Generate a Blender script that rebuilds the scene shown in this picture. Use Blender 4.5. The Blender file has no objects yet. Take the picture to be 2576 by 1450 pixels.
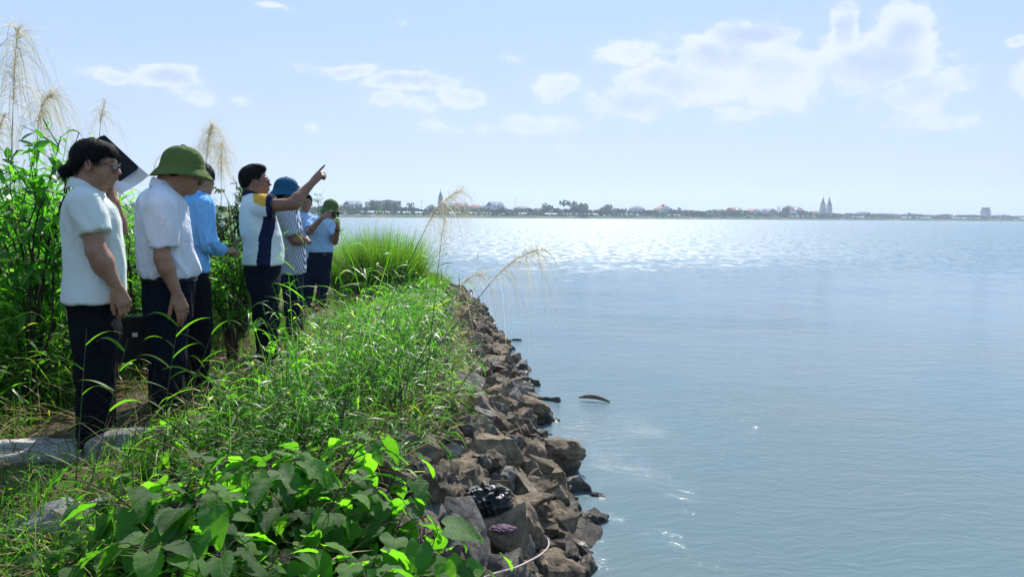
import bpy, bmesh, math, random
import numpy as np
from mathutils import Vector, Matrix, noise as mnoise

random.seed(7)
RNG = np.random.default_rng(11)
scene = bpy.context.scene
COL = scene.collection

# ------------------------------------------------------------------ camera
HC = 2.2
FPX = 1789.0
PITCH = math.radians(5.87)
ROLL = math.radians(0.5)
_f = Vector((0, math.cos(PITCH), -math.sin(PITCH)))
_r0 = Vector((1, 0, 0))
_u0 = Vector((0, math.sin(PITCH), math.cos(PITCH)))
CR = _r0 * math.cos(ROLL) + _u0 * math.sin(ROLL)
CU = _u0 * math.cos(ROLL) - _r0 * math.sin(ROLL)
CAM = Vector((0, 0, HC))
cd = bpy.data.cameras.new('camera')
cd.sensor_width = 36
cd.lens = FPX / 2576 * 36
cd.clip_end = 9000
cd.clip_start = 0.05
cam = bpy.data.objects.new('camera', cd)
m = Matrix((CR, CU, -_f)).transposed().to_4x4()
m.translation = CAM
cam.matrix_world = m
COL.objects.link(cam)
scene.camera = cam


def ray(px, py):
    return _f + CR * ((px - 1288) / FPX) + CU * ((725 - py) / FPX)


def at(px, py, Y):
    d = ray(px, py)
    return CAM + d * (Y / d.y)


def onz(px, py, z):
    d = ray(px, py)
    return CAM + d * ((z - HC) / d.z)


# ------------------------------------------------------------------ light
SUN_AZ = math.radians(7)      # clockwise from +Y
SUN_EL = math.radians(44)
SKY_STRENGTH = 0.068
EXPOSURE = 0.86
sun_dir = Vector((math.sin(SUN_AZ) * math.cos(SUN_EL), math.cos(SUN_AZ) * math.cos(SUN_EL), math.sin(SUN_EL)))
sl = bpy.data.lights.new('sun', 'SUN')
sl.energy = 4.6
sl.angle = math.radians(0.53)
sl.color = (1.0, 0.955, 0.88)
so = bpy.data.objects.new('sun', sl)
so.rotation_euler = sun_dir.to_track_quat('Z', 'Y').to_euler()
so.location = (0, 0, 30)
COL.objects.link(so)

world = bpy.data.worlds.new('World')
scene.world = world
world.use_nodes = True
wn, wl = world.node_tree.nodes, world.node_tree.links
wn.clear()


class NT:
    """short-hand for building node trees"""

    def __init__(self, tree):
        self.t = tree

    def n(self, typ, **kw):
        nd = self.t.nodes.new(typ)
        for k, v in kw.items():
            setattr(nd, k, v)
        return nd

    def put(self, nd, key, v):
        if isinstance(v, bpy.types.NodeSocket):
            self.t.links.new(v, nd.inputs[key])
        elif v is not None:
            nd.inputs[key].default_value = v

    def math(self, op, a, b=None, c=None, clamp=False):
        nd = self.n('ShaderNodeMath', operation=op)
        nd.use_clamp = clamp
        for i, v in enumerate((a, b, c)):
            self.put(nd, i, v)
        return nd.outputs[0]

    def vmath(self, op, a, b=None):
        nd = self.n('ShaderNodeVectorMath', operation=op)
        self.put(nd, 0, a)
        self.put(nd, 1, b)
        return nd.outputs[1] if op in ('DOT_PRODUCT', 'LENGTH', 'DISTANCE') else nd.outputs[0]

    def mix(self, f, a, b):
        nd = self.n('ShaderNodeMix', data_type='RGBA')
        self.put(nd, 0, f)
        self.put(nd, 6, a)
        self.put(nd, 7, b)
        return nd.outputs[2]

    def noise(self, vec=None, scale=5, detail=4, rough=0.5, dist=0.0, dim='3D'):
        nd = self.n('ShaderNodeTexNoise', noise_dimensions=dim)
        if vec is not None:
            self.put(nd, 'Vector', vec)
        nd.inputs['Scale'].default_value = scale
        nd.inputs['Detail'].default_value = detail
        nd.inputs['Roughness'].default_value = rough
        nd.inputs['Distortion'].default_value = dist
        return nd.outputs[0]

    def ramp(self, fac, stops, interp='LINEAR'):
        nd = self.n('ShaderNodeValToRGB')
        nd.color_ramp.interpolation = interp
        e = nd.color_ramp.elements
        while len(e) < len(stops):
            e.new(0.5)
        for el, (p, c) in zip(e, stops):
            el.position = p
            el.color = (*c, 1) if len(c) == 3 else c
        self.put(nd, 0, fac)
        return nd.outputs[0]

    def mapr(self, v, a, b, c=0.0, d=1.0, smooth=False):
        nd = self.n('ShaderNodeMapRange')
        if smooth:
            nd.interpolation_type = 'SMOOTHSTEP'
        nd.clamp = True
        self.put(nd, 0, v)
        for i, x in enumerate((a, b, c, d)):
            nd.inputs[i + 1].default_value = x
        return nd.outputs[0]

    def sep(self, v):
        nd = self.n('ShaderNodeSeparateXYZ')
        self.put(nd, 0, v)
        return nd.outputs

    def comb(self, x, y, z):
        nd = self.n('ShaderNodeCombineXYZ')
        for i, v in enumerate((x, y, z)):
            self.put(nd, i, v)
        return nd.outputs[0]


W = NT(world.node_tree)
sky = W.n('ShaderNodeTexSky', sky_type='NISHITA')
sky.sun_disc = False
sky.sun_elevation = SUN_EL
sky.sun_rotation = SUN_AZ
sky.altitude = 0
sky.air_density = 1.0
sky.dust_density = 1.2
sky.ozone_density = 1.6
geo = W.n('ShaderNodeNewGeometry')
dirv = W.vmath('SCALE', geo.outputs['Incoming'])
dirv.node.inputs['Scale'].default_value = -1.0
dx, dy, dz = W.sep(dirv)
el_s = dz
az_s = W.math('ARCTAN2', dx, dy)
# the cumulus, each a soft lobe at its direction in the sky; fine noise eats their edges
BLOBS = [  # px, py, rx, ry, weight
    (1890, 85, 120, 40, 1.0), (1830, 140, 150, 60, .9), (1740, 205, 190, 70, .8), (1560, 135, 95, 32, .7), (1960, 190, 140, 80, .8),
    (2105, 75, 40, 60, .9), (2265, 80, 100, 55, 1.0), (2190, 150, 170, 70, .9), (2290, 230, 180, 60, .7), (2400, 130, 90, 30, .45),
    (880, 180, 110, 18, .85), (1040, 208, 130, 28, .95), (1000, 258, 110, 26, .7), (1170, 240, 70, 30, .7),
    (290, 185, 95, 16, .75), (420, 195, 90, 24, .95), (480, 235, 60, 26, .7), (600, 245, 60, 14, .4),
    (1430, 230, 110, 45, .75), (1600, 255, 140, 45, .8), (1330, 320, 160, 26, .65), (770, 318, 45, 16, .6), (1100, 320, 110, 24, .5),
    (1850, 285, 170, 30, .55), (2380, 305, 160, 26, .5), (2555, 110, 34, 16, .8), (1010, 55, 30, 12, .5), (675, 15, 36, 9, .5),
    (1280, 155, 40, 14, .45), (60, 270, 140, 50, .4), (2750, 200, 180, 70, .9), (-200, 200, 170, 45, .8),
    (520, 330, 90, 30, .35), (1430, 380, 300, 22, .3), (700, 390, 90, 20, .25)]
warp = W.noise(dirv, 9, 5, 0.6)
warp2 = W.noise(W.vmath('ADD', dirv, W.comb(3.1, 1.7, 0.4)), 9, 5, 0.6)
azw = W.math('ADD', az_s, W.math('MULTIPLY', W.math('SUBTRACT', warp, 0.5), 0.09))
elw = W.math('ADD', el_s, W.math('MULTIPLY', W.math('SUBTRACT', warp2, 0.5), 0.045))


def blob_field(az, el):
    tot = None
    for px, py, rx, ry, wgt in BLOBS:
        d = ray(px, py).normalized()
        a0, e0 = math.atan2(d.x, d.y), d.z
        k = math.cos(a0) ** 2
        qa = W.math('MULTIPLY', W.math('SUBTRACT', az, a0), 1789 / (rx * max(k, .45) * 1.15))
        qe = W.math('MULTIPLY', W.math('SUBTRACT', el, e0), 1789 / (ry * 1.15))
        r2 = W.math('ADD', W.math('MULTIPLY', qa, qa), W.math('MULTIPLY', qe, qe))
        g = W.math('MULTIPLY', W.math('EXPONENT', W.math('MULTIPLY', r2, -1.0)), wgt)
        tot = g if tot is None else W.math('MAXIMUM', tot, g)
    return tot


field = blob_field(azw, elw)
# away from the view the same broken cumulus goes on at random
other = W.mapr(W.noise(W.vmath('MULTIPLY', dirv, W.comb(1, 1, 2.2)), 2.6, 3, 0.5), 0.56, 0.75, 0, 0.8)
behind = W.mapr(W.math('ABSOLUTE', az_s), 0.75, 1.0)
field = W.math('MAXIMUM', field, W.math('MULTIPLY', other, behind))
cvec = W.vmath('MULTIPLY', dirv, W.comb(1, 1, 1.7))
fine = W.noise(cvec, 19, 10, 0.66)
dens = W.math('ADD', field, W.math('MULTIPLY', W.math('SUBTRACT', fine, 0.5), 1.25))
cmask = W.mapr(dens, 0.36, 0.60, 0, 1, True)
softm = W.mapr(dens, 0.05, 0.9, 0, 1, True)
# backlit cumulus: thin sunlit rims, thicker bluish bodies
body = W.mapr(W.math('ADD', field, W.math('MULTIPLY', W.math('SUBTRACT', W.noise(cvec, 11, 6, 0.6), 0.5), 1.2)), 0.5, 1.0, 0, 1, True)
cl_col = W.mix(body, (7.6, 8.0, 8.7, 1), (4.3, 5.3, 7.3, 1))
low = W.mapr(el_s, 0.0, 0.34, 1, 0, True)
pale = W.mix(W.mapr(el_s, 0.0, 0.5, 1, 0, False), (2.8, 4.9, 8.2, 1), (5.1, 6.1, 7.6, 1))
skyc = W.mix(0.9, sky.outputs[0], pale)
skyc = W.mix(W.math('MULTIPLY', softm, 0.6), skyc, (5.7, 6.5, 8.0, 1))
keep = W.math('MULTIPLY', cmask, W.mapr(el_s, 0.03, 0.2, 0.2, 0.66))
skyc = W.mix(keep, skyc, cl_col)
bg = W.n('ShaderNodeBackground')
W.put(bg, 'Color', skyc)
bg.inputs['Strength'].default_value = SKY_STRENGTH
wo = W.n('ShaderNodeOutputWorld')
wl.new(bg.outputs[0], wo.inputs[0])

vs = scene.view_settings
vs.view_transform = 'Standard'
vs.look = 'None'
vs.exposure = EXPOSURE
vs.gamma = 1
vs.use_curve_mapping = False
cy = scene.cycles
cy.max_bounces = 7
cy.diffuse_bounces = 3
cy.glossy_bounces = 3
cy.transmission_bounces = 4
cy.volume_bounces = 0
cy.sample_clamp_indirect = 6
cy.caustics_reflective = False
cy.caustics_refractive = False


# ------------------------------------------------------------------ materials
def mat_new(name):
    mt = bpy.data.materials.new(name)
    mt.use_nodes = True
    mt.node_tree.nodes.clear()
    return mt, NT(mt.node_tree)


def finish(N, shader, vol=None):
    o = N.n('ShaderNodeOutputMaterial')
    N.t.links.new(shader, o.inputs[0])


def objc(N):
    return N.n('ShaderNodeTexCoord').outputs['Object']


def bump(N, h, strength=0.3, dist=0.01, normal=None):
    b = N.n('ShaderNodeBump')
    N.put(b, 'Height', h)
    b.inputs['Strength'].default_value = strength
    b.inputs['Distance'].default_value = dist
    if normal is not None:
        N.put(b, 'Normal', normal)
    return b.outputs[0]


def principled(N, col, rough=0.6, spec=0.5, nrm=None, **kw):
    p = N.n('ShaderNodeBsdfPrincipled')
    N.put(p, 'Base Color', col if isinstance(col, bpy.types.NodeSocket) else (*col, 1))
    N.put(p, 'Roughness', rough)
    N.put(p, 'Specular IOR Level', spec)
    if nrm is not None:
        N.put(p, 'Normal', nrm)
    for k, v in kw.items():
        N.put(p, k, v)
    return p


def simple(name, col, rough=0.6, spec=0.4, var=0.12, scale=30, bmp=0.0, bscale=200, bdist=0.002):
    mt, N = mat_new(name)
    c = objc(N)
    nz = N.noise(c, scale, 4, 0.6)
    dark = tuple(max(0, x * (1 - var * 2)) for x in col)
    lite = tuple(min(1, x * (1 + var * 2)) for x in col)
    cc = N.ramp(nz, [(0.25, dark), (0.75, lite)])
    nr = bump(N, N.noise(c, bscale, 3), bmp, bdist) if bmp else None
    finish(N, principled(N, cc, rough, spec, nr).outputs[0])
    return mt


def leaf_mat(name, stops, trans=0.5, rough=0.42, spec=0.5, tcol=(1.05, 1.5, 0.4), veins=False, glossmix=0.0):
    """leaf: light comes through it; the colour varies from leaf to leaf"""
    mt, N = mat_new(name)
    at_ = N.n('ShaderNodeAttribute', attribute_name='rnd')
    if veins:
        oi = N.n('ShaderNodeObjectInfo')
        fac = oi.outputs['Random']
    else:
        fac = at_.outputs['Fac']
    c = N.ramp(fac, stops)
    nr = None
    if veins:
        uv = N.n('ShaderNodeTexCoord').outputs['UV']
        u, v, _ = N.sep(uv)
        av = N.math('ABSOLUTE', N.math('SUBTRACT', v, 0.5))
        side = N.math('PINGPONG', N.math('MULTIPLY', N.math('SUBTRACT', u, N.math('MULTIPLY', av, 0.55)), 8.0), 0.5)
        sv = N.mapr(side, 0.0, 0.09, 1, 0)
        mv = N.mapr(av, 0.0, 0.02, 1, 0)
        vein = N.math('MAXIMUM', N.math('MULTIPLY', sv, 0.6), mv)
        patch = N.noise(objc(N), 40, 3)
        c = N.mix(N.math('MULTIPLY', N.mapr(patch, .45, .7), .3), c, (0.10, 0.14, 0.02, 1))
        c = N.mix(N.math('MULTIPLY', vein, 0.2), c, (0.16, 0.26, 0.05, 1))
        nr = bump(N, N.math('SUBTRACT', N.noise(objc(N), 120, 2), vein), 0.6, 0.002)
    p = principled(N, c, rough, spec, nr)
    t = N.n('ShaderNodeBsdfTranslucent')
    tm = N.n('ShaderNodeMix', data_type='RGBA', blend_type='MULTIPLY')
    tm.inputs[0].default_value = 1
    N.put(tm, 6, c)
    tm.inputs[7].default_value = (*tcol, 1)
    sc = N.vmath('SCALE', tm.outputs[2])
    sc.node.inputs['Scale'].default_value = 2.0
    N.put(t, 'Color', sc)
    mx = N.n('ShaderNodeMixShader')
    mx.inputs[0].default_value = trans
    N.t.links.new(p.outputs[0], mx.inputs[1])
    N.t.links.new(t.outputs[0], mx.inputs[2])
    finish(N, mx.outputs[0])
    return mt


M = {}
M['grass'] = leaf_mat('grass_blade', [(0, (0.018, 0.06, 0.010)), (.4, (0.045, 0.12, 0.016)), (.8, (0.11, 0.20, 0.024)), (.93, (0.16, 0.18, 0.06)), (1, (0.22, 0.16, 0.08))], .52, .5, .18)
M['reed'] = leaf_mat('reed_leaf', [(0, (0.025, 0.085, 0.016)), (.5, (0.07, 0.17, 0.024)), (.88, (0.15, 0.28, 0.035)), (1, (0.24, 0.2, 0.09))], .54, .42, .35)
M['weed'] = leaf_mat('weed_leaf', [(0, (0.016, 0.055, 0.010)), (.45, (0.045, 0.13, 0.015)), (.85, (0.095, 0.22, 0.025)), (1, (0.25, 0.2, 0.07))], .52, .5, .2)
M['tuft'] = leaf_mat('tussock_blade', [(0, (0.03, 0.08, 0.013)), (.6, (0.085, 0.16, 0.02)), (1, (0.2, 0.2, 0.06))], .45, .45, .4)
M['dark'] = leaf_mat('dark_shrub_leaf', [(0, (0.008, 0.03, 0.008)), (.7, (0.018, 0.055, 0.012)), (1, (0.04, 0.11, 0.02))], .32, .55, .3)
M['broad'] = leaf_mat('broad_leaf', [(0, (0.03, 0.09, 0.014)), (.5, (0.055, 0.16, 0.018)), (1, (0.10, 0.23, 0.022))], .6, .42, .4, (1.3, 1.6, .4), veins=True)
M['bright'] = leaf_mat('bright_leaf', [(0, (0.03, 0.10, 0.014)), (.5, (0.055, 0.17, 0.02)), (1, (0.10, 0.24, 0.03))], .58, .42, .45)
M['plume'] = leaf_mat('plume_filament', [(0, (0.24, 0.23, 0.16)), (1, (0.46, 0.43, 0.32))], .4, .7, .2, (1.1, 1.0, .8))
M['dry'] = leaf_mat('dry_straw', [(0, (0.12, 0.085, 0.05)), (.6, (0.25, 0.18, 0.10)), (1, (0.42, 0.34, 0.22))], .3, .7, .2, (1.1, 1.0, .8))
M['farleaf'] = leaf_mat('far_foliage', [(0, (0.007, 0.022, 0.010)), (.6, (0.014, 0.038, 0.014)), (1, (0.03, 0.06, 0.018))], .25, .6, .3)
M['stem'] = simple('plant_stem', (0.035, 0.06, 0.02), .5, .4, .3, 60)
M['twig'] = simple('woody_twig', (0.045, 0.03, 0.022), .8, .2, .3, 60)
M['bark'] = simple('tree_bark', (0.07, 0.055, 0.045), .9, .2, .3, 12)


def rock_material(name, c1, c2, c3, wet=True):
    mt, N = mat_new(name)
    oc = objc(N)
    oi = N.n('ShaderNodeObjectInfo').outputs['Random']
    oc2 = N.vmath('ADD', oc, N.comb(N.math('MULTIPLY', oi, 31), N.math('MULTIPLY', oi, 17), 0.0))
    big = N.noise(oc2, 5, 5, 0.6, 0.4)
    fine_ = N.noise(oc2, 38, 6, 0.7)
    vor = N.n('ShaderNodeTexVoronoi', feature='DISTANCE_TO_EDGE')
    N.put(vor, 'Vector', N.vmath('ADD', oc2, N.vmath('SCALE', N.comb(fine_, big, fine_))))
    vor.inputs['Scale'].default_value = 7
    c = N.ramp(N.math('ADD', N.math('MULTIPLY', big, .65), N.math('MULTIPLY', fine_, .35)), [(.3, c1), (.5, c2), (.72, c3)])
    tint = N.mapr(oi, 0, 1, .6, 1.35)
    c = N.mix(N.mapr(N.math('FRACT', N.math('MULTIPLY', oi, 7.3)), .55, .8, 0, .55), c, N.ramp(big, [(.35, (.06, .065, .07)), (.7, (.30, .30, .30))]))
    c = N.vmath('SCALE', c)
    N.put(c.node, 'Scale', tint)
    rough = .88
    if wet:
        gp = N.n('ShaderNodeNewGeometry').outputs['Position']
        z = N.sep(gp)[2]
        w = N.mapr(N.math('ADD', z, N.math('MULTIPLY', N.math('SUBTRACT', big, .5), .12)), 0.05, .16, 1, 0, True)
        c = N.mix(N.math('MULTIPLY', w, .78), c, (0.018, 0.016, 0.014, 1))
        rough = N.mapr(w, 0, 1, .9, .25)
    crack = N.mapr(vor.outputs[0], 0, .05, 0, 1)
    h = N.math('ADD', N.math('MULTIPLY', big, 1.6), N.math('ADD', N.math('MULTIPLY', fine_, .5), N.math('MULTIPLY', crack, .12)))
    nr = bump(N, h, .9, .03)
    nr = bump(N, N.noise(oc2, 150, 3, .7), .5, .004, nr)
    finish(N, principled(N, c, rough, .35, nr).outputs[0])
    return mt


M['rock'] = rock_material('riprap_rock', (0.045, 0.034, 0.024), (0.21, 0.155, 0.10), (0.46, 0.37, 0.26))
M['greyrock'] = rock_material('grey_limestone', (0.17, 0.155, 0.14), (0.42, 0.395, 0.36), (0.68, 0.64, 0.58))

# ground: soil, leaf litter and mud
mt, N = mat_new('soil')
oc = objc(N)
a_ = N.noise(oc, 3, 6, .65)
b_ = N.noise(oc, 40, 5, .7)
c = N.ramp(N.math('ADD', N.math('MULTIPLY', a_, .5), N.math('MULTIPLY', b_, .5)), [(.3, (0.028, 0.022, 0.015)), (.5, (0.07, 0.052, 0.034)), (.7, (0.17, 0.13, 0.09))])
finish(N, principled(N, c, .95, .2, bump(N, b_, .8, .02)).outputs[0])
M['soil'] = mt

# river water: silty, ruffled by the wind farther out, smoother in the lee of the bank
mt, N = mat_new('river_water')
gp = N.n('ShaderNodeNewGeometry').outputs['Position']
x, y, z = N.sep(gp)
gl_edge = N.noise(N.vmath('MULTIPLY', gp, N.comb(.5, 1.2, 1)), .22, 4, .6)
far = N.mapr(N.math('ADD', y, N.math('MULTIPLY', N.math('SUBTRACT', gl_edge, .5), 34)), 16, 46, 0, 1, True)
warpv = N.noise(gp, .35, 3, .6)
pos2 = N.vmath('ADD', gp, N.comb(N.math('MULTIPLY', warpv, 1.6), N.math('MULTIPLY', warpv, 1.2), 0.0))
r1 = N.noise(N.vmath('MULTIPLY', pos2, N.comb(1.0, 2.1, 1)), 1.5, 4, .55)
r2 = N.noise(N.vmath('MULTIPLY', pos2, N.comb(1.0, 1.9, 1)), 7.0, 5, .6, .3)
r3 = N.noise(N.vmath('MULTIPLY', pos2, N.comb(1.0, 1.5, 1)), 2.6, 5, .62)
patchy = N.noise(N.vmath('MULTIPLY', gp, N.comb(.6, 1.6, 1)), .12, 4, .6)
calm = N.mapr(patchy, .35, .65, .45, 1.25)
near_h = N.math('ADD', N.math('MULTIPLY', r1, .016), N.math('MULTIPLY', r2, N.math('MULTIPLY', calm, .012)))
bn = N.n('ShaderNodeBump')
N.put(bn, 'Height', near_h)
bn.inputs['Distance'].default_value = 1.0
bn.inputs['Strength'].default_value = 0.8
# wind ruffle beyond the lee of the bank: facets too small to model tilt the surface
ncol = N.n('ShaderNodeTexNoise'); N.put(ncol, 'Vector', N.vmath('MULTIPLY', gp, N.comb(1, .55, 1)))
ncol.inputs['Scale'].default_value = 2.2; ncol.inputs['Detail'].default_value = 5; ncol.inputs['Roughness'].default_value = .65
tilt = N.vmath('MULTIPLY', N.vmath('SUBTRACT', ncol.outputs['Color'], N.comb(.5, .5, .5)), N.comb(1.25, 1.25, 0))
ts = N.vmath('SCALE', tilt); N.put(ts.node, 'Scale', far)
nrmv = N.vmath('NORMALIZE', N.vmath('ADD', bn.outputs[0], ts))
glint = N.noise(N.vmath('MULTIPLY', pos2, N.comb(1.2, .5, 1)), 1.3, 6, .75)
rgh = N.mapr(glint, .42, .62, .16, .64)
silt = N.mix(N.mapr(y, 3, 22), (0.105, 0.155, 0.165, 1), (0.075, 0.155, 0.215, 1))
silt = N.mix(N.mapr(N.noise(gp, .4, 4), .35, .7, 0, .4), silt, (0.13, 0.145, 0.135, 1))
rr_ = N.math('ADD', .045, N.math('MULTIPLY', far, N.math('SUBTRACT', rgh, .045)))
pw = principled(N, silt, rr_, .5, nrmv, IOR=1.333)
finish(N, pw.outputs[0])
M['water'] = mt

# ------------------------------------------------------------------ object helpers
def tag(o, label=None, cat=None, group=None, kind=None):
    if label: o['label'] = label
    if cat: o['category'] = cat
    if group: o['group'] = group
    if kind: o['kind'] = kind
    return o


def empty(name, loc, label=None, cat=None, group=None, kind=None):
    o = bpy.data.objects.new(name, None)
    o.location = loc
    o.empty_display_size = .1
    COL.objects.link(o)
    return tag(o, label, cat, group, kind)


def link(name, me, mats=None, parent=None, loc=None):
    if mats is not None:
        for mm in (mats if isinstance(mats, (list, tuple)) else [mats]):
            me.materials.append(mm)
    o = bpy.data.objects.new(name, me)
    COL.objects.link(o)
    if parent is not None:
        o.parent = parent
    if loc is not None:
        o.location = loc
    return o


def mesh_np(name, V, F, rnd=None, smooth=True, mi=None, uv=None):
    """V (n,3); F (m,k) with k 3 or 4, or a list of such arrays"""
    me = bpy.data.meshes.new(name)
    Fs = F if isinstance(F, list) else [F]
    V = np.asarray(V, dtype=np.float32)
    me.vertices.add(len(V))
    me.vertices.foreach_set('co', V.ravel())
    nl = sum(f.size for f in Fs)
    npoly = sum(len(f) for f in Fs)
    me.loops.add(nl)
    me.loops.foreach_set('vertex_index', np.concatenate([f.ravel() for f in Fs]).astype(np.int32))
    me.polygons.add(npoly)
    tot = np.concatenate([np.full(len(f), f.shape[1], dtype=np.int32) for f in Fs])
    st = np.concatenate([[0], np.cumsum(tot)[:-1]]).astype(np.int32)
    me.polygons.foreach_set('loop_start', st)
    me.polygons.foreach_set('loop_total', tot)
    me.polygons.foreach_set('use_smooth', np.full(npoly, smooth, dtype=bool))
    if mi is not None:
        me.polygons.foreach_set('material_index', np.asarray(mi, dtype=np.int32))
    me.update(calc_edges=True)
    if rnd is not None:
        a = me.attributes.new('rnd', 'FLOAT', 'POINT')
        a.data.foreach_set('value', np.asarray(rnd, dtype=np.float32))
    if uv is not None:
        l = me.uv_layers.new(name='UVMap')
        idx = np.concatenate([f.ravel() for f in Fs])
        l.data.foreach_set('uv', np.asarray(uv, dtype=np.float32)[idx].ravel())
    return me


def norm(v):
    return v / np.maximum(np.linalg.norm(v, axis=-1, keepdims=True), 1e-9)


class Geo:
    """collects vertex and quad arrays into one mesh"""

    def __init__(self):
        self.V, self.F, self.R, self.n = [], [], [], 0

    def add(self, V, F, R=None):
        V = np.asarray(V, dtype=float).reshape(-1, 3)
        self.V.append(V)
        self.F.append(np.asarray(F) + self.n)
        self.R.append(np.full(len(V), .5) if R is None else np.broadcast_to(R, (len(V),)))
        self.n += len(V)

    def strips(self, base, d, L, W, droop, nseg=4, prof='blade', side=None, rnd=None, twist=0.0):
        """N curved tapering ribbons: base (N,3), unit direction d (N,3), length, width, droop"""
        N = len(base)
        L = np.broadcast_to(L, (N,)); W = np.broadcast_to(W, (N,)); droop = np.broadcast_to(droop, (N,))
        if side is None:
            ref = RNG.normal(size=(N, 3))
            side = norm(np.cross(d, ref))
        t = np.linspace(0, 1, nseg + 1)
        if prof == 'blade':
            w = np.clip(1.0 - t ** 2.2, 0.03, 1) * (0.55 + .45 * np.minimum(t * 4, 1))
        elif prof == 'leaf':
            w = np.sin(np.pi * np.clip(t, 0.03, .985) ** .75)
        else:
            w = 1 - .6 * t
        T = t[None, :, None]
        P = base[:, None, :] + d[:, None, :] * (L[:, None, None] * T)
        P[:, :, 2] -= (droop * L)[:, None] * (t[None, :] ** 2)
        # keep the ribbon's length when it bends over
        hor = (droop[:, None] * t[None, :] ** 2 * .25)
        P[:, :, :2] -= (P[:, :, :2] - base[:, None, :2]) * hor[..., None] * .5
        S = side[:, None, :] * (W[:, None, None] * w[None, :, None] * .5)
        A, B = P - S, P + S
        V = np.stack([A, B], axis=2).reshape(-1, 3)
        k = np.arange(nseg)
        q = np.stack([2 * k, 2 * k + 1, 2 * k + 3, 2 * k + 2], axis=1)
        F = (np.arange(N)[:, None, None] * (2 * (nseg + 1)) + q[None]).reshape(-1, 4)
        r = RNG.random(N) if rnd is None else rnd
        self.add(V, F, np.repeat(r, 2 * (nseg + 1)))

    def tube(self, pts, radii, n=6, r=.5, cap=True):
        pts = [np.asarray(p, float) for p in pts]
        radii = np.broadcast_to(radii, (len(pts),))
        V = []
        for i, p in enumerate(pts):
            t = pts[min(i + 1, len(pts) - 1)] - pts[max(i - 1, 0)]
            t = t / max(np.linalg.norm(t), 1e-9)
            ref = np.array([0, 0, 1.0]) if abs(t[2]) < .9 else np.array([1.0, 0, 0])
            a = np.cross(t, ref); a /= np.linalg.norm(a)
            b = np.cross(t, a)
            for k in range(n):
                an = 2 * math.pi * k / n
                V.append(p + radii[i] * (a * math.cos(an) + b * math.sin(an)))
        F = []
        for i in range(len(pts) - 1):
            for k in range(n):
                F.append((i * n + k, i * n + (k + 1) % n, (i + 1) * n + (k + 1) % n, (i + 1) * n + k))
        self.add(V, F, r)

    def box(self, lo, hi):
        x0, y0, z0 = lo; x1, y1, z1 = hi
        V = [(x0, y0, z0), (x1, y0, z0), (x1, y1, z0), (x0, y1, z0), (x0, y0, z1), (x1, y0, z1), (x1, y1, z1), (x0, y1, z1)]
        F = [(0, 3, 2, 1), (4, 5, 6, 7), (0, 1, 5, 4), (1, 2, 6, 5), (2, 3, 7, 6), (3, 0, 4, 7)]
        self.add(V, F)

    def build(self, name, mats, parent=None, loc=None, smooth=True, origin=None):
        V = np.concatenate(self.V)
        if origin is not None:
            V = V - np.asarray(origin)
        me = mesh_np(name, V, np.concatenate(self.F), np.concatenate(self.R), smooth)
        return link(name, me, mats, parent, loc)


# ------------------------------------------------------------------ terrain
_SY = [-6, 2, 4.4, 4.9, 5.6, 6.5, 9, 11.1, 13.9, 17, 20, 22.5]
_SX = [1.3, .40, .36, .50, .36, .30, .13, -.08, -.42, -.9, -1.4, -3.3]
_PY = [-6, 3.4, 4.4, 5.7, 7.4, 11.6, 20]
_PZ = [.95, 1.0, .92, .87, .85, .78, .5]


def shore_x(y):
    return np.interp(y, _SY, _SX)


def left_x(y):
    return np.interp(y, [-6, 10, 18, 22.5], [-9.5, -8.5, -6.5, -3.4])


def inside(x, y):
    return np.minimum(np.minimum(shore_x(y) - x, (x - left_x(y))), (22.6 - y) * .7)


def _wob(x, y):
    return (np.sin(x * 2.1 + y * 1.3) * .5 + np.sin(x * 4.7 - y * 3.1 + 1.0) * .3 + np.sin(x * 9.1 + y * 7.7) * .15)


def gz(x, y):
    x = np.asarray(x, float); y = np.asarray(y, float)
    d = inside(x, y)
    pl = np.interp(y, _PY, _PZ)
    s = np.clip(d / 1.15, 0, 1)
    s = 1 - (1 - s) ** 1.35
    z = pl * s + _wob(x, y) * .035 * np.clip(d, 0, 1)
    return np.where(d < 0, d * .75, z)


xs = np.arange(-11, 3.01, .12)
ys = np.arange(-5, 25, .12)
X, Yg = np.meshgrid(xs, ys, indexing='ij')
Z = gz(X, Yg) - .02
Z = np.maximum(Z, -1.6)
V = np.stack([X, Yg, Z], -1).reshape(-1, 3)
ni, nj = X.shape
I, J = np.meshgrid(np.arange(ni - 1), np.arange(nj - 1), indexing='ij')
q = (I * nj + J)
F = np.stack([q, q + nj, q + nj + 1, q + 1], -1).reshape(-1, 4)
tag(link('ground', mesh_np('ground', V, F), M['soil']), kind='structure')

me = mesh_np('river_bed', [(-3500, -300, -1.55), (3500, -300, -1.55), (3500, 2400, -1.55), (-3500, 2400, -1.55)], np.array([[0, 1, 2, 3]]))
tag(link('river_bed', me, M['soil']), kind='structure')
me = mesh_np('river_water', [(-3400, -290, 0), (3400, -290, 0), (3400, 2390, 0), (-3400, 2390, 0)], np.array([[0, 1, 2, 3]]))
tag(link('river_water', me, M['water']), kind='structure')

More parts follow.
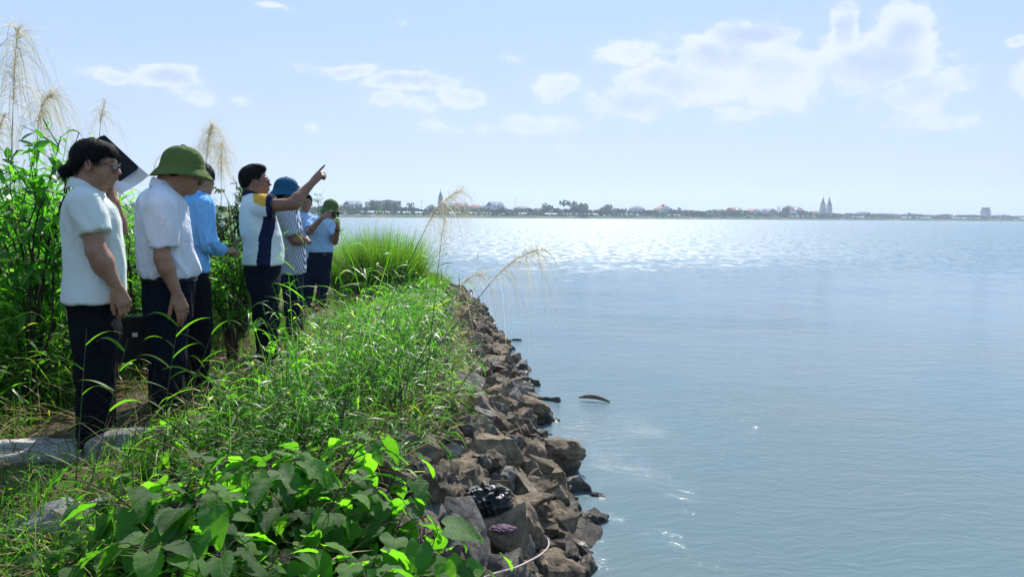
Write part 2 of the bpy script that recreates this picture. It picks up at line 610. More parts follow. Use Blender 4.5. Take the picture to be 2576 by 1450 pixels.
# ------------------------------------------------------------------ stones
def rock_mesh(seed, flat=.72, sub=2, rough=.035, npt=13):
    rs = random.Random(seed)
    bm = bmesh.new()
    sx, sy, sz = rs.uniform(.8, 1.15), rs.uniform(.65, 1.0), rs.uniform(.58, .9) * flat / .72
    for _ in range(npt):
        v = Vector((rs.uniform(-1, 1), rs.uniform(-1, 1), rs.uniform(-1, 1)))
        mx = max(abs(c) for c in v)
        v = v / mx * .62 + v.normalized() * .38
        bm.verts.new((v.x * sx * .5, v.y * sy * .5, v.z * sz * .5))
    r = bmesh.ops.convex_hull(bm, input=bm.verts)
    bmesh.ops.delete(bm, geom=[g for g in r['geom_interior'] + r['geom_unused'] if isinstance(g, bmesh.types.BMVert)], context='VERTS')
    bmesh.ops.bevel(bm, geom=bm.edges[:], offset=.009, segments=1, affect='EDGES', profile=.6)
    bmesh.ops.triangulate(bm, faces=bm.faces[:])
    for _ in range(sub):
        es = [e for e in bm.edges if e.calc_length() > .10]
        if es:
            bmesh.ops.subdivide_edges(bm, edges=es, cuts=1, use_grid_fill=True)
            bmesh.ops.triangulate(bm, faces=[f for f in bm.faces if len(f.verts) > 4])
    bm.normal_update()
    off = Vector((rs.uniform(0, 50), rs.uniform(0, 50), rs.uniform(0, 50)))
    for v in bm.verts:
        p = v.co * 3.1 + off
        v.co += v.normal * (mnoise.noise(p) * rough * 1.5 + mnoise.noise(p * 2.7) * rough * .8)
    bmesh.ops.recalc_face_normals(bm, faces=bm.faces[:])
    me = bpy.data.meshes.new('stone')
    bm.to_mesh(me)
    bm.free()
    try:
        me.shade_flat()
    except Exception:
        pass
    me.polygons.foreach_set('use_smooth', np.ones(len(me.polygons), dtype=bool))
    try:
        me.set_sharp_from_angle(angle=math.radians(28))
    except Exception:
        pass
    return me


ROCKS = [rock_mesh(100 + i, sub=3, rough=.05) for i in range(16)]
for r_ in ROCKS:
    r_.materials.append(M['rock'])
SMALLROCK = []
for i in range(6):
    SMALLROCK.append(rock_mesh(300 + i, sub=0, rough=.02, npt=9))

bank = empty('riprap_bank', (0, 0, 0), kind='structure')
spots = []
rr = random.Random(5)
y = 1.6
# courses of dumped stones from the water's edge up to the grass
pool = []
tries = 0
while len(pool) < 980 and tries < 90000:
    tries += 1
    yy = 1.5 + 19.5 * rr.random() ** 1.35
    up = rr.uniform(-.32, 1.22)
    wide = np.interp(yy, [1, 3.5, 5, 8, 12, 20], [.95, .98, 1.05, 1.0, .95, .9])
    up = -.3 + (up + .3) / 1.52 * (wide + .3)
    xx = float(shore_x(yy)) - up + rr.uniform(-.02, .02)
    size = rr.choice([.13, .16, .2, .24, .3]) * rr.uniform(.9, 1.15)
    
    if yy < 5.6: size *= 1.0
    if up < -.12 and rr.random() < .85: continue
    ok = True
    for (px_, py_, ps_) in pool:
        if (px_ - xx) ** 2 + (py_ - yy) ** 2 < (.34 * (ps_ + size)) ** 2:
            ok = False
            break
    if ok:
        pool.append((xx, yy, size))
pool.sort(key=lambda p: -p[2] / max(p[1], 1))
far_stones = Geo()
n_part = 0
for i, (xx, yy, size) in enumerate(pool):
    z = float(gz(xx, yy)) + size * rr.uniform(.02, .26)
    if n_part < 292:
        o = bpy.data.objects.new('stone', ROCKS[i % len(ROCKS)])
        COL.objects.link(o)
        o.parent = bank
        o.location = (xx, yy, z)
        o.rotation_euler = (rr.uniform(-1.0, 1.0), rr.uniform(-.8, 1.0), rr.uniform(0, 6.28))
        s = size * 1.2
        o.scale = (s * rr.uniform(.85, 1.2), s * rr.uniform(.85, 1.1), s * rr.uniform(.85, 1.15))
        n_part += 1
    else:
        me = SMALLROCK[i % 6]
        Vs = np.array([v.co[:] for v in me.vertices]) * size * 1.35
        Rm = np.array(Matrix.Rotation(rr.uniform(0, 6.28), 3, 'Z') @ Matrix.Rotation(rr.uniform(-.6, .6), 3, 'X'))
        Vs = Vs @ Rm.T + np.array((xx, yy, z))
        fs = [tuple(p.vertices) for p in me.polygons]
        q4 = [f if len(f) == 4 else (f[0], f[1], f[2], f[2]) for f in fs if len(f) <= 4]
        spots.append((Vs, [f for f in fs]))
# chinks between the stones: a layer of smaller rubble
for i in range(1500):
    yy = 1.5 + 19.5 * rr.random() ** 1.2
    up = rr.uniform(-.15, 1.3)
    xx = float(shore_x(yy)) - up
    size = rr.uniform(.06, .15)
    me = SMALLROCK[i % 6]
    Vs = np.array([v.co[:] for v in me.vertices]) * size * 1.3
    Rm = np.array(Matrix.Rotation(rr.uniform(0, 6.28), 3, 'Z') @ Matrix.Rotation(rr.uniform(-.6, .6), 3, 'X'))
    Vs = Vs @ Rm.T + np.array((xx, yy, float(gz(xx, yy)) + .02))
    spots.append((Vs, [tuple(p.vertices) for p in me.polygons]))
VV, FF, n = [], [], 0
for Vs, fs in spots:
    VV.append(Vs)
    FF += [tuple(k + n for k in f) for f in fs]
    n += len(Vs)
me = bpy.data.meshes.new('rubble')
me.from_pydata(np.concatenate(VV).tolist(), [], FF)
o = link('rubble', me, M['rock'], bank)
o['kind'] = 'stuff'


def boulder(name, px, py, zoff, size, seed, label, cat='rock', mat=None, scale=(1, 1, 1), rot=0, Y=None, group=None, z=None):
    me = rock_mesh(seed, sub=4, rough=.07)
    me.materials.append(mat or M['rock'])
    if Y is not None:
        p = at(px, py, Y)
    elif z is not None:
        p = onz(px, py, z)
    else:
        p = onz(px, py, .95)
        p.z = float(gz(p.x, p.y))
    o = bpy.data.objects.new(name, me)
    COL.objects.link(o)
    o.location = (p.x, p.y, (p.z if z is None else z) + zoff)
    o.scale = tuple(size * s for s in scale)
    o.rotation_euler = (rr.uniform(-.2, .2), rr.uniform(-.2, .2), rot)
    return tag(o, label, cat, group)


boulder('boulder', 110, 1335, -.03, .46, 501, 'pale weathered limestone boulder half buried in grass at the lower left', mat=M['greyrock'], scale=(1.1, .8, .85))
boulder('boulder', 385, 1150, .0, .52, 502, 'mottled pale grey boulder in the weeds just in front of the bun-haired woman', mat=M['greyrock'], scale=(1.25, .7, .8), rot=.3)
boulder('boulder', 60, 1150, .0, .85, 503, 'long flat pale slab of rock lying on the path left of the woman\'s feet', mat=M['greyrock'], scale=(1.3, .6, .3), rot=.25)
boulder('boulder', 560, 1330, .0, .46, 504, 'dark wet-looking grey boulder under the broad leaves at the bottom', mat=M['greyrock'], scale=(1.2, .8, .7), rot=.9)
boulder('boulder', 1120, 1110, -.05, .19, 505, 'largest grey boulder overhung by grass at the top of the stone bank', mat=M['greyrock'], scale=(1.45, .8, .75), rot=-.5, Y=4.3)
boulder('boulder', 1385, 1055, .0, .17, 511, 'single pointed stone standing alone in the water beside the bank', z=0.0, scale=(1.1, .8, .8))
boulder('boulder', 1296, 855, .0, .2, 512, 'small low stone alone in the water, farthest from the camera', z=0.0, scale=(1.5, .6, .4))
boulder('boulder', 1330, 1018, .0, .22, 513, 'black wet stone in the shallows just off the middle of the bank', z=0.0, scale=(1, .9, .8))
boulder('boulder', 1308, 940, .0, .24, 514, 'ragged black stone in the shallows beyond the pointed stone', z=0.0, scale=(1.3, .7, .5))
boulder('boulder', 1500, 1318, .0, .26, 515, 'wet dark stone with a lit top jutting farthest out into the water', z=0.0, scale=(1.2, .8, .7))
boulder('boulder', 1390, 1160, .1, .42, 516, 'long tilted slab of stone leaning out over the water line', z=0.05, scale=(1.3, .8, .7), rot=-.7)

# driftwood
lg = Geo()
p0, p1 = onz(1456, 1000, .03), onz(1534, 1011, .0)
pp = [p0.lerp(p1, t) + Vector((0, 0, .035 * math.sin(t * 3.14) + .006)) for t in np.linspace(0, 1, 9)]
lg.tube([tuple(p) for p in pp], [.008, .018, .024, .028, .028, .026, .022, .016, .008], 10)
o = lg.build('driftwood', simple('wet_wood', (0.15, 0.11, 0.08), .8, .3, .35, 25, .6, 60, .01))
tag(o, 'brown piece of driftwood floating on the open water', 'driftwood')
# post on the far end of the bank
pg = Geo()
b = onz(1132, 752, .2)
pg.box((b.x - .06, b.y - .06, b.z - .1), (b.x + .06, b.y + .06, b.z + .28))
o = pg.build('wooden_post', M['bark'], smooth=False)
tag(o, 'short dark square post at the far tip of the stone bank', 'post')

# dark plastic bag, purple cloth and a stray cable among the stones
def cloth_lump(name, px, py, lift, size, mat, label, cat, seed):
    bm = bmesh.new()
    bmesh.ops.create_icosphere(bm, subdivisions=5, radius=1)
    for v in bm.verts:
        p = v.co.copy()
        n1 = mnoise.ridged_multi_fractal(p * 1.6 + Vector((seed, 0, 0)), 1, 2.1, 5, 1, 2)
        v.co = Vector((p.x * size[0], p.y * size[1], p.z * size[2])) * (1 + .30 * (n1 - 1) + .22 * mnoise.noise(p * 5 + Vector((seed, 2, 0))) + .10 * mnoise.noise(p * 13))
    me = bpy.data.meshes.new(name)
    bm.to_mesh(me); bm.free()
    for pl in me.polygons: pl.use_smooth = True
    return tag(link(name, me, mat, None, hit(px, py, lift)), label, cat)


def hit(px, py, lift=.12):
    '''where the sight line through a photo pixel meets the bank'''
    d = ray(px, py)
    t = 1.0
    for _ in range(900):
        q = CAM + d * t
        if q.z < max(float(gz(q.x, q.y)), 0) + lift:
            return q
        t += .01
    return q


cloth_lump('plastic_bag', 1225, 1255, .20, (.12, .10, .07), simple('black_plastic', (0.012, 0.013, 0.015), .42, .4, .2, 20, .9, 30, .02), 'crumpled shiny black plastic bag wedged between the bank stones', 'bag', 3)
cloth_lump('purple_rag', 1265, 1330, .22, (.06, .04, .016), simple('purple_cloth', (0.10, 0.06, 0.085), .8, .2, .3, 30, .7, 60, .01), 'small faded purple rag lying on the stones below the black bag', 'rag', 8)
cg = Geo()
pts = []
for (px, py) in [(1190, 1465), (1222, 1448), (1262, 1436), (1300, 1425), (1335, 1408), (1362, 1392), (1380, 1372), (1378, 1355), (1368, 1345)]:
    pts.append(hit(px, py, .24))
cr = [pts[0]]
for i in range(len(pts) - 1):
    a, b_, c_, d_ = pts[max(i - 1, 0)], pts[i], pts[i + 1], pts[min(i + 2, len(pts) - 1)]
    for t in (.25, .5, .75, 1):
        cr.append(.5 * ((2 * b_) + (c_ - a) * t + (2 * a - 5 * b_ + 4 * c_ - d_) * t * t + (3 * b_ - a - 3 * c_ + d_) * t ** 3))
cg.tube([tuple(p) for p in cr], .0045, 6)
tag(cg.build('cable', simple('pink_cable', (0.42, 0.32, 0.29), .6, .3)), 'thin pale pinkish cable curling over the nearest stones', 'cable')

# ------------------------------------------------------------------ the far bank
def yfar(px):
    return float(np.interp(px, [-900, 300, 850, 1700, 2570, 3600], [420, 430, 450, 640, 900, 1150]))


fp = np.linspace(-900, 3700, 240)
FV, FM = [], []
prof = [(0, -.6), (1, .3), (4, 1.3), (7, 1.5), (10, 2.6), (22, 2.8), (26, 4.3), (60, 4.5), (1500, 5)]
for i, px in enumerate(fp):
    Y = yfar(px)
    d = ray(px, 541); d = Vector((d.x / d.y, 1, 0))
    for j, (dd, zz) in enumerate(prof):
        wob = mnoise.noise(Vector((px * .03, j * 3.1, 0)))
        p = d * (Y + dd * (1 + .0 * wob) + wob * (2.5 if 0 < j < 7 else 0))
        FV.append((p.x, p.y, zz + (wob * .5 if 1 < j < 8 else 0)))
k = len(prof)
FF = [(i * k + j, (i + 1) * k + j, (i + 1) * k + j + 1, i * k + j + 1) for i in range(len(fp) - 1) for j in range(k - 1)]
mt, N = mat_new('far_bank_earth')
oc = objc(N)
n1 = N.noise(oc, .05, 5, .6)
n2 = N.noise(oc, .5, 5, .7)
c = N.ramp(N.math('ADD', N.math('MULTIPLY', n1, .6), N.math('MULTIPLY', n2, .4)), [(.38, (.03, .07, .02)), (.5, (.06, .10, .03)), (.58, (.22, .16, .11)), (.7, (.34, .26, .19))])
finish(N, principled(N, c, .95, .2, bump(N, n2, .6, .5)).outputs[0])
tag(link('far_bank', mesh_np('far_bank', FV, np.array(FF), smooth=False), mt), kind='structure')

FW = {k_: simple('far_' + k_, c_, .8, .2, .08, .4) for k_, c_ in dict(
    white=(.72, .72, .70), cream=(.62, .54, .40), grey=(.36, .37, .38), pink=(.55, .36, .30),
    bluegrey=(.12, .17, .24), redroof=(.26, .075, .05), brownroof=(.15, .08, .06), greyroof=(.16, .17, .18), stone=(.42, .42, .42), whiteroof=(.78, .79, .8)).items()}
FW['glass'] = simple('far_window_glass', (.03, .04, .05), .15, .6, .1, 1)
FW['steel'] = simple('far_steel', (.25, .26, .28), .5, .4, .1, 1)


def P4(x4, y4, dy=30.0):
    """photo pixels (4000 wide) on the far side"""
    px, py = x4 * .644, y4 * .644
    return at(px, py, yfar(px) + dy)


LANDZ = 4.4


def house(x4a, x4b, ytop4, wall, roof, kind, label, dy=34, floors=2, rot=0.0, turret=False, group='houses on the far bank'):
    xc = (x4a + x4b) / 2
    a, b_ = P4(x4a, 800, dy), P4(x4b, 800, dy)
    wd = (b_ - a).length
    top = P4(xc, ytop4, dy).z
    c0 = (a + b_) / 2
    H = max(top - LANDZ, 3.2)
    dep = wd * .8 if wd < 14 else 10
    root = empty('house', (c0.x, c0.y, LANDZ), label, 'house', group)
    ang = math.atan2((b_ - a).y, (b_ - a).x) + rot
    root.rotation_euler = (0, 0, ang)
    hr = {'gable': .34, 'front': .38, 'hip': .32, 'flat': .07}[kind] * H
    hw = H - hr
    g = Geo(); g.box((-wd / 2, -dep / 2, -.6), (wd / 2, dep / 2, hw))
    g.build('wall', FW[wall], root, smooth=False)
    e = .45
    bm = bmesh.new()
    if kind == 'gable':
        pts = [(-wd / 2 - e, -dep / 2 - e, hw), (wd / 2 + e, -dep / 2 - e, hw), (wd / 2 + e, dep / 2 + e, hw), (-wd / 2 - e, dep / 2 + e, hw), (-wd / 2 - e, 0, H), (wd / 2 + e, 0, H)]
        fs = [(0, 1, 5, 4), (2, 3, 4, 5), (0, 4, 3), (1, 2, 5), (3, 2, 1, 0)]
    elif kind == 'front':
        pts = [(-wd / 2 - e, -dep / 2 - e, hw), (wd / 2 + e, -dep / 2 - e, hw), (wd / 2 + e, dep / 2 + e, hw), (-wd / 2 - e, dep / 2 + e, hw), (0, -dep / 2 - e, H), (0, dep / 2 + e, H)]
        fs = [(0, 4, 5, 3), (1, 2, 5, 4), (0, 1, 4), (2, 3, 5), (3, 2, 1, 0)]
    elif kind == 'hip':
        pts = [(-wd / 2 - e, -dep / 2 - e, hw), (wd / 2 + e, -dep / 2 - e, hw), (wd / 2 + e, dep / 2 + e, hw), (-wd / 2 - e, dep / 2 + e, hw), (-wd * .2, 0, H), (wd * .2, 0, H)]
        fs = [(0, 1, 5, 4), (2, 3, 4, 5), (0, 4, 3), (1, 2, 5), (3, 2, 1, 0)]
    else:
        pts, fs = [], []
    if pts:
        me = bpy.data.meshes.new('roof'); me.from_pydata(pts, [], fs)
        rf = link('roof', me, FW[roof], root)
    else:
        g = Geo(); g.box((-wd / 2 - .25, -dep / 2 - .25, hw + .003), (wd / 2 + .25, dep / 2 + .25, hw + .3))
        g.box((-wd * .2, -dep * .2, hw + .303), (wd * .15, dep * .3, H + .3))
        rf = g.build('roof', FW[roof], root, smooth=False)
    if kind == 'front':
        me = bpy.data.meshes.new('gable_wall')
        me.from_pydata([(-wd / 2 + .2, -dep / 2 - e - .02, hw + .05), (wd / 2 - .2, -dep / 2 - e - .02, hw + .05), (0, -dep / 2 - e - .02, H - .35)], [], [(0, 1, 2)])
        link('gable_wall', me, FW[wall], root)
    if kind == 'gable' and wd > 7:    # cross gable facing the river
        me = bpy.data.meshes.new('dormer')
        w2 = wd * .22
        me.from_pydata([(-w2, -dep / 2 - .8, hw - .3), (w2, -dep / 2 - .8, hw - .3), (0, -dep / 2 - .8, H - hr * .25), (-w2, 0, hw - .3), (w2, 0, hw - .3), (0, -dep * .1, H - hr * .25)], [],
                       [(0, 1, 2), (0, 2, 5, 3), (1, 4, 5, 2), (3, 4, 1, 0)])
        link('dormer', me, FW['white' if wall != 'cream' else 'cream'], root)
    if turret:
        g = Geo(); g.box((-1, -1, H - .6), (1, 1, H + 1.3)); g.build('turret', FW[roof], root, smooth=False)
    nf = floors
    nw = max(2, int(wd / 3.2))
    for f in range(nf):
        for i in range(nw):
            x = -wd / 2 + (i + .5) * wd / nw
            z0 = hw * (f + .32) / nf
            g = Geo(); g.box((x - .5, -dep / 2 - .06, z0), (x + .5, -dep / 2 + .05, z0 + hw / nf * .48))
            g.build('window', FW['glass'], root, smooth=False)
    g = Geo(); g.box((-.55 + wd * .2, -dep / 2 - .09, 0), (.55 + wd * .2, -dep / 2 + .04, min(2.1, hw * .4)))
    g.build('door', FW['brownroof'], root, smooth=False)
    return root


HOUSES = [
    (960, 1075, 872 * .644 / .644 * 1.0, 'grey', 'greyroof', 'hip', 'low grey hip-roofed house seen through the reeds between the bun-haired woman and the olive helmet'),
    (1319, 1351, 799, 'cream', 'brownroof', 'gable', 'small cream house with a low gable, beside the phone-holding man\'s helmet'),
    (1355, 1404, 785, 'white', 'bluegrey', 'gable', 'white house with a steep blue-grey roof and dormer, first tall one right of the phone'),
    (1437, 1484, 788, 'cream', 'greyroof', 'flat', 'beige flat-roofed block half behind trees, left of the plume grass'),
    (1486, 1552, 783, 'cream', 'greyroof', 'flat', 'wide beige building with small roof towers among dark trees'),
    (1738, 1771, 792, 'grey', 'greyroof', 'gable', 'grey house directly behind the hanging grass plume'),
    (1783, 1822, 792, 'white', 'redroof', 'gable', 'white house with a long reddish roof just right of the grass plume'),
    (1824, 1834, 806, 'white', 'greyroof', 'flat', 'narrow white annex block beside the reddish-roofed house'),
    (1840, 1876, 799, 'white', 'redroof', 'hip', 'white house with a low red hip roof left of two white gables'),
    (1878, 1908, 801, 'white', 'bluegrey', 'front', 'white house whose gable faces the river, left of the two-tier roof'),
    (1912, 1957, 788, 'white', 'bluegrey', 'gable', 'tall house with stacked blue-grey roofs, left of a round dark tree'),
    (2018, 2062, 804, 'cream', 'greyroof', 'hip', 'cream house with a wide dark hip roof under the thin mast'),
    (2088, 2106, 817, 'white', 'greyroof', 'flat', 'tiny pale hut between two palms and a big round tree'),
    (2205, 2226, 817, 'grey', 'greyroof', 'flat', 'low grey building left of the wispy-topped tree'),
    (2318, 2340, 817, 'white', 'bluegrey', 'front', 'small pale gabled house between the wispy tree and the next round tree'),
    (2470, 2507, 804, 'white', 'bluegrey', 'hip', 'cube-like white house with a blue hip roof at mid-shore'),
    (2509, 2533, 819, 'grey', 'greyroof', 'gable', 'low grey shed right of the cube-like white house'),
    (2567, 2613, 804, 'white', 'redroof', 'front', 'white gabled house crowned by a small roof turret'),
    (2640, 2668, 816, 'white', 'bluegrey', 'hip', 'low house with blue hip roof right of the turreted one'),
    (2675, 2700, 821, 'white', 'greyroof', 'flat', 'low white flat-roofed house with trees on both sides at mid-shore'),
    (2767, 2785, 821, 'white', 'greyroof', 'flat', 'pale small block left of a long pinkish terrace'),
    (2790, 2838, 818, 'pink', 'brownroof', 'gable', 'long pinkish terrace with a brown roof left of the boxy house'),
    (2850, 2888, 811, 'pink', 'redroof', 'gable', 'boxy pink-walled house with red roof behind a bushy tree'),
    (2924, 2956, 816, 'white', 'redroof', 'front', 'first of three neighbouring gabled houses, the red-roofed one'),
    (2960, 2988, 816, 'white', 'greyroof', 'front', 'middle one of three neighbouring gabled houses, bright grey roof'),
    (2990, 3020, 814, 'grey', 'greyroof', 'front', 'tallest, grey one of three neighbouring gabled houses'),
    (3022, 3045, 821, 'grey', 'brownroof', 'gable', 'low brown-roofed house left of the big red-roofed villa'),
    (3076, 3124, 808, 'white', 'redroof', 'gable', 'big red-roofed villa left of the twin-spired church'),
    (3272, 3300, 834, 'white', 'redroof', 'gable', 'low house with a red roof right behind the twin-spired church'),
    (3303, 3336, 834, 'white', 'greyroof', 'flat', 'long low white building right of the twin-spired church'),
    (3362, 3388, 829, 'white', 'redroof', 'flat', 'tall narrow white block standing alone right of the twin spires'),
    (3432, 3457, 835, 'white', 'greyroof', 'flat', 'pale flat-roofed house, left one of a pair right of the narrow white block'),
    (3462, 3497, 838, 'white', 'greyroof', 'flat', 'long pale flat-roofed house, right one of a pair'),
    (3513, 3545, 837, 'cream', 'bluegrey', 'hip', 'cream hip-roofed house left of a slim obelisk-like tree'),
    (3564, 3590, 838, 'cream', 'brownroof', 'hip', 'brown-roofed cream house right of the slim pointed tree'),
    (3641, 3670, 840, 'white', 'bluegrey', 'hip', 'blue hip-roofed house midway between the twin spires and the dark tower'),
    (3674, 3702, 840, 'grey', 'greyroof', 'hip', 'dark grey hip-roofed house beside the blue hip-roofed one'),
    (3800, 3842, 838, 'cream', 'redroof', 'gable', 'long cream church-like hall joined to the left of the dark tower'),
    (3862, 3894, 841, 'white', 'bluegrey', 'hip', 'blue-roofed white house just right of the dark tower'),
    (3931, 3962, 843, 'pink', 'brownroof', 'gable', 'pinkish brown-roofed house near the right edge of the photo'),
]
HOUSES[0] = (985, 1075, 866, *HOUSES[0][3:])
for i, h in enumerate(HOUSES):
    x0, x1, yt, wl_, rf, kd, lb = h
    house(x0, x1, yt, wl_, rf, kd, lb, dy=34 + (i * 7) % 11, turret=('turret' in lb), floors=2 if (x1 - x0) > 22 else 1)


def spire_shaft(root, x, y, w, h_shaft, h_top, name='tower'):
    """square stage, narrower belfry, tall pyramid, cross"""
    g = Geo()
    g.box((x - w / 2, y - w / 2, 0), (x + w / 2, y + w / 2, h_shaft * .68))
    g.box((x - w * .42, y - w * .42, h_shaft * .681), (x + w * .42, y + w * .42, h_shaft))
    t = g.build(name, FW['stone'], root, smooth=False)
    me = bpy.data.meshes.new('spire')
    z0 = h_shaft + .003
    q_ = w * .46
    pts = [(x + q_ * math.cos(a), y + q_ * math.sin(a), z0) for a in np.linspace(0, 2 * math.pi, 8, endpoint=False)] + [(x, y, h_top)]
    me.from_pydata(pts, [], [(i, (i + 1) % 8, 8) for i in range(8)])
    link('spire', me, FW['greyroof'], root)
    g = Geo(); g.box((x - .12, y - .12, h_top - .5), (x + .12, y + .12, h_top + 1.8)); g.box((x - .5, y - .1, h_top + .9), (x + .5, y + .1, h_top + 1.12))
    g.build('cross', FW['steel'], root, smooth=False)
    for s_ in (-1, 1):
        for zz in (.2, .5, .78):
            g = Geo(); g.box((x + s_ * w * .2 - w * .1, y - w / 2 - .05, h_shaft * zz), (x + s_ * w * .2 + w * .1, y - w / 2 + .3, h_shaft * (zz + .11)))
            g.build('window', FW['glass'], root, smooth=False)


# twin-spired church
Yc = 60
a, b_ = P4(3214.5, 800, Yc), P4(3239.5, 800, Yc)
sc_ = (b_ - a).length / 25
c0 = (a + b_) / 2
root = empty('church', (c0.x, c0.y, LANDZ), 'pale church with two tall needle spires rising over the far shore', 'church')
root.rotation_euler = (0, 0, math.atan2((b_ - a).y, (b_ - a).x))
zt = P4(3227, 769, Yc).z - LANDZ
zs = P4(3227, 796, Yc).z - LANDZ
for s_ in (-1, 1):
    spire_shaft(root, s_ * 12.5 * sc_, 0, 11.5 * sc_, zs, zt)
g = Geo(); g.box((-6.5 * sc_, -3 * sc_, 0), (6.5 * sc_, 50 * sc_, (P4(3227, 823, Yc).z - LANDZ)))
g.build('nave', FW['white'], root, smooth=False)
hh = P4(3227, 823, Yc).z - LANDZ
me = bpy.data.meshes.new('gable')
me.from_pydata([(-6.6 * sc_, -3.1 * sc_, hh), (6.6 * sc_, -3.1 * sc_, hh), (0, -3.1 * sc_, hh * 1.25), (-6.6 * sc_, 50 * sc_, hh), (6.6 * sc_, 50 * sc_, hh), (0, 50 * sc_, hh * 1.25)], [], [(0, 1, 2), (0, 2, 5, 3), (2, 1, 4, 5), (3, 5, 4)])
link('gable', me, FW['stone'], root)
g = Geo(); g.box((-38 * sc_, 4, 0), (-19.5 * sc_, 24, hh * .75)); g.build('side_hall', FW['cream'], root, smooth=False)
# single-spired church behind the plume
c0 = P4(1721, 800, 50)
root = empty('church', (c0.x, c0.y, LANDZ), 'grey church with one tapering spire, seen behind the hanging grass plume', 'church')
spire_shaft(root, 0, 0, (P4(1729, 800, 50) - P4(1713, 800, 50)).length, P4(1721, 768, 50).z - LANDZ, P4(1721, 745, 50).z - LANDZ)
# dark square tower at right
c0 = P4(3852, 800, 50)
root = empty('bell_tower', (c0.x, c0.y, LANDZ), 'dark square flat-topped bell tower standing near the right edge of the far shore', 'tower')
w_ = (P4(3860, 800, 50) - P4(3844, 800, 50)).length
h_ = P4(3852, 812, 50).z - LANDZ
g = Geo(); g.box((-w_ * .55, -w_ * .5, 0), (w_ * .55, w_ * .5, h_ * .78)); g.build('shaft', FW['grey'], root, smooth=False)
g = Geo(); g.box((-w_ * .4, -w_ * .4, h_ * .781), (w_ * .4, w_ * .4, h_)); g.build('belfry', FW['greyroof'], root, smooth=False)
g = Geo(); g.box((-w_ * .48, -w_ * .48, h_ + .003), (w_ * .48, w_ * .48, h_ + .5)); g.build('parapet', FW['greyroof'], root, smooth=False)
for zz in (.2, .5, .85):
    g = Geo(); g.box((-w_ * .12, -w_ * .5 - .1, h_ * zz), (w_ * .12, -w_ * .39, h_ * (zz + .1))); g.build('window', FW['glass'], root, smooth=False)

# thin masts
for x4, yt, lb in [(2012, 772, 'thin lattice mast above the dark hip-roofed house'), (1647, 783, 'faint thin pole left of the grass plume'), (3236, 771, 'slender mast with a crossarm between the twin spires'),
                   (3602, 833, 'short mast among low roofs between twin spires and dark tower'), (3712, 829, 'taller of the thin masts left of the dark tower'), (3924, 834, 'utility pole with crossarm right of the dark tower'), (3898, 835, 'thin plain pole just right of the blue-roofed house'), (1445, 776, 'thin aerial on the beige flat-roofed block by the trees')]:
    b0 = P4(x4, 800, 44)
    zt = P4(x4, yt, 44).z
    g = Geo()
    g.tube([(0, 0, 0), (0, 0, zt - LANDZ)], [.22, .10], 5)
    g.box((-.9, -.08, zt - LANDZ - 1.0), (.9, .08, zt - LANDZ - .8))
    tag(g.build('mast', FW['steel'], None, (b0.x, b0.y, LANDZ)), lb, 'mast', 'masts on the far bank')

# low white sheds and plastic-covered beds along the water
SHEDS = [(1345, 1352), (1405, 1470), (1476, 1512), (1547, 1595), (1608, 1642), (1700, 1790), (1832, 1882), (1855, 1912), (2010, 2070), (2120, 2175), (2195, 2248), (2252, 2330), (2420, 2490), (2607, 2650), (3080, 3140), (3290, 3330), (3335, 3372), (3573, 3600), (3604, 3635), (3712, 3772), (3780, 3825), (3165, 3180), (3520, 3560), (3980, 4020)]
whites = FW['whiteroof']
for i, (xa, xb) in enumerate(SHEDS):
    a, b_ = P4(xa, 800, 15), P4(xb, 800, 15)
    wd = (b_ - a).length
    c0 = (a + b_) / 2
    ref = ['beside the phone', 'left of the beige block', 'below the beige block', 'below the small bare tree', 'in front of the brick-coloured bank', 'behind the grass plume', 'just right of the grass plume', 'below the two white gables', 'below the mast', 'below the big round tree', 'left of the wispy tree', 'under the wispy tree',
           'before the cube-like white house', 'before the turreted house', 'before the big red villa', 'right of the twin spires', 'before the narrow white block', 'left of the mid-right hip roofs', 'before the mid-right hip roofs', 'left of the dark tower', 'nearest to the dark tower', 'left under the twin spires', 'below the slim pointed tree', 'at the right edge of the photo'][i]
    root = empty('greenhouse', (c0.x, c0.y, 2.5), f'long low white plastic-roofed shed on the far bank, {ref}', 'greenhouse', 'white sheds along the far water')
    root.rotation_euler = (0, 0, math.atan2((b_ - a).y, (b_ - a).x))
    g = Geo(); g.box((-wd / 2, -2.4, -.3), (wd / 2, 2.4, .75)); g.build('wall', FW['grey'], root, smooth=False)
    n_ = 6
    pts = []
    for x in (-wd / 2 - .2, wd / 2 + .2):
        for t in np.linspace(0, math.pi, n_):
            pts.append((x, -2.7 * math.cos(t), .76 + .85 * math.sin(t)))
    me = bpy.data.meshes.new('roof')
    me.from_pydata(pts, [], [(j, j + 1, n_ + j + 1, n_ + j) for j in range(n_ - 1)] + [tuple(range(n_)), tuple(range(2 * n_ - 1, n_ - 1, -1))])
    link('roof', me, whites, root)


def crown_mesh(rx, rz, n, seed, leaf=.9, gap=.35):
    """leaf clumps spread through an uneven volume"""
    r_ = np.random.default_rng(seed)
    lobes = r_.normal(size=(9, 3)) * np.array([.45, .45, .35])
    P = []
    while len(P) < n:
        c_ = lobes[r_.integers(0, 9)]
        p = c_ + norm(r_.normal(size=3)) * r_.uniform(.25, .55)
        if p[2] < -.75: continue
        P.append(p)
    P = np.array(P) * np.array([rx, rx, rz])
    g = Geo()
    d = norm(r_.normal(size=(n, 3)))
    s = norm(np.cross(d, r_.normal(size=(n, 3))))
    g.strips(P - d * leaf * .5, d, leaf, leaf * .9, 0.0, 2, 'leaf', s, r_.random(n))
    return g


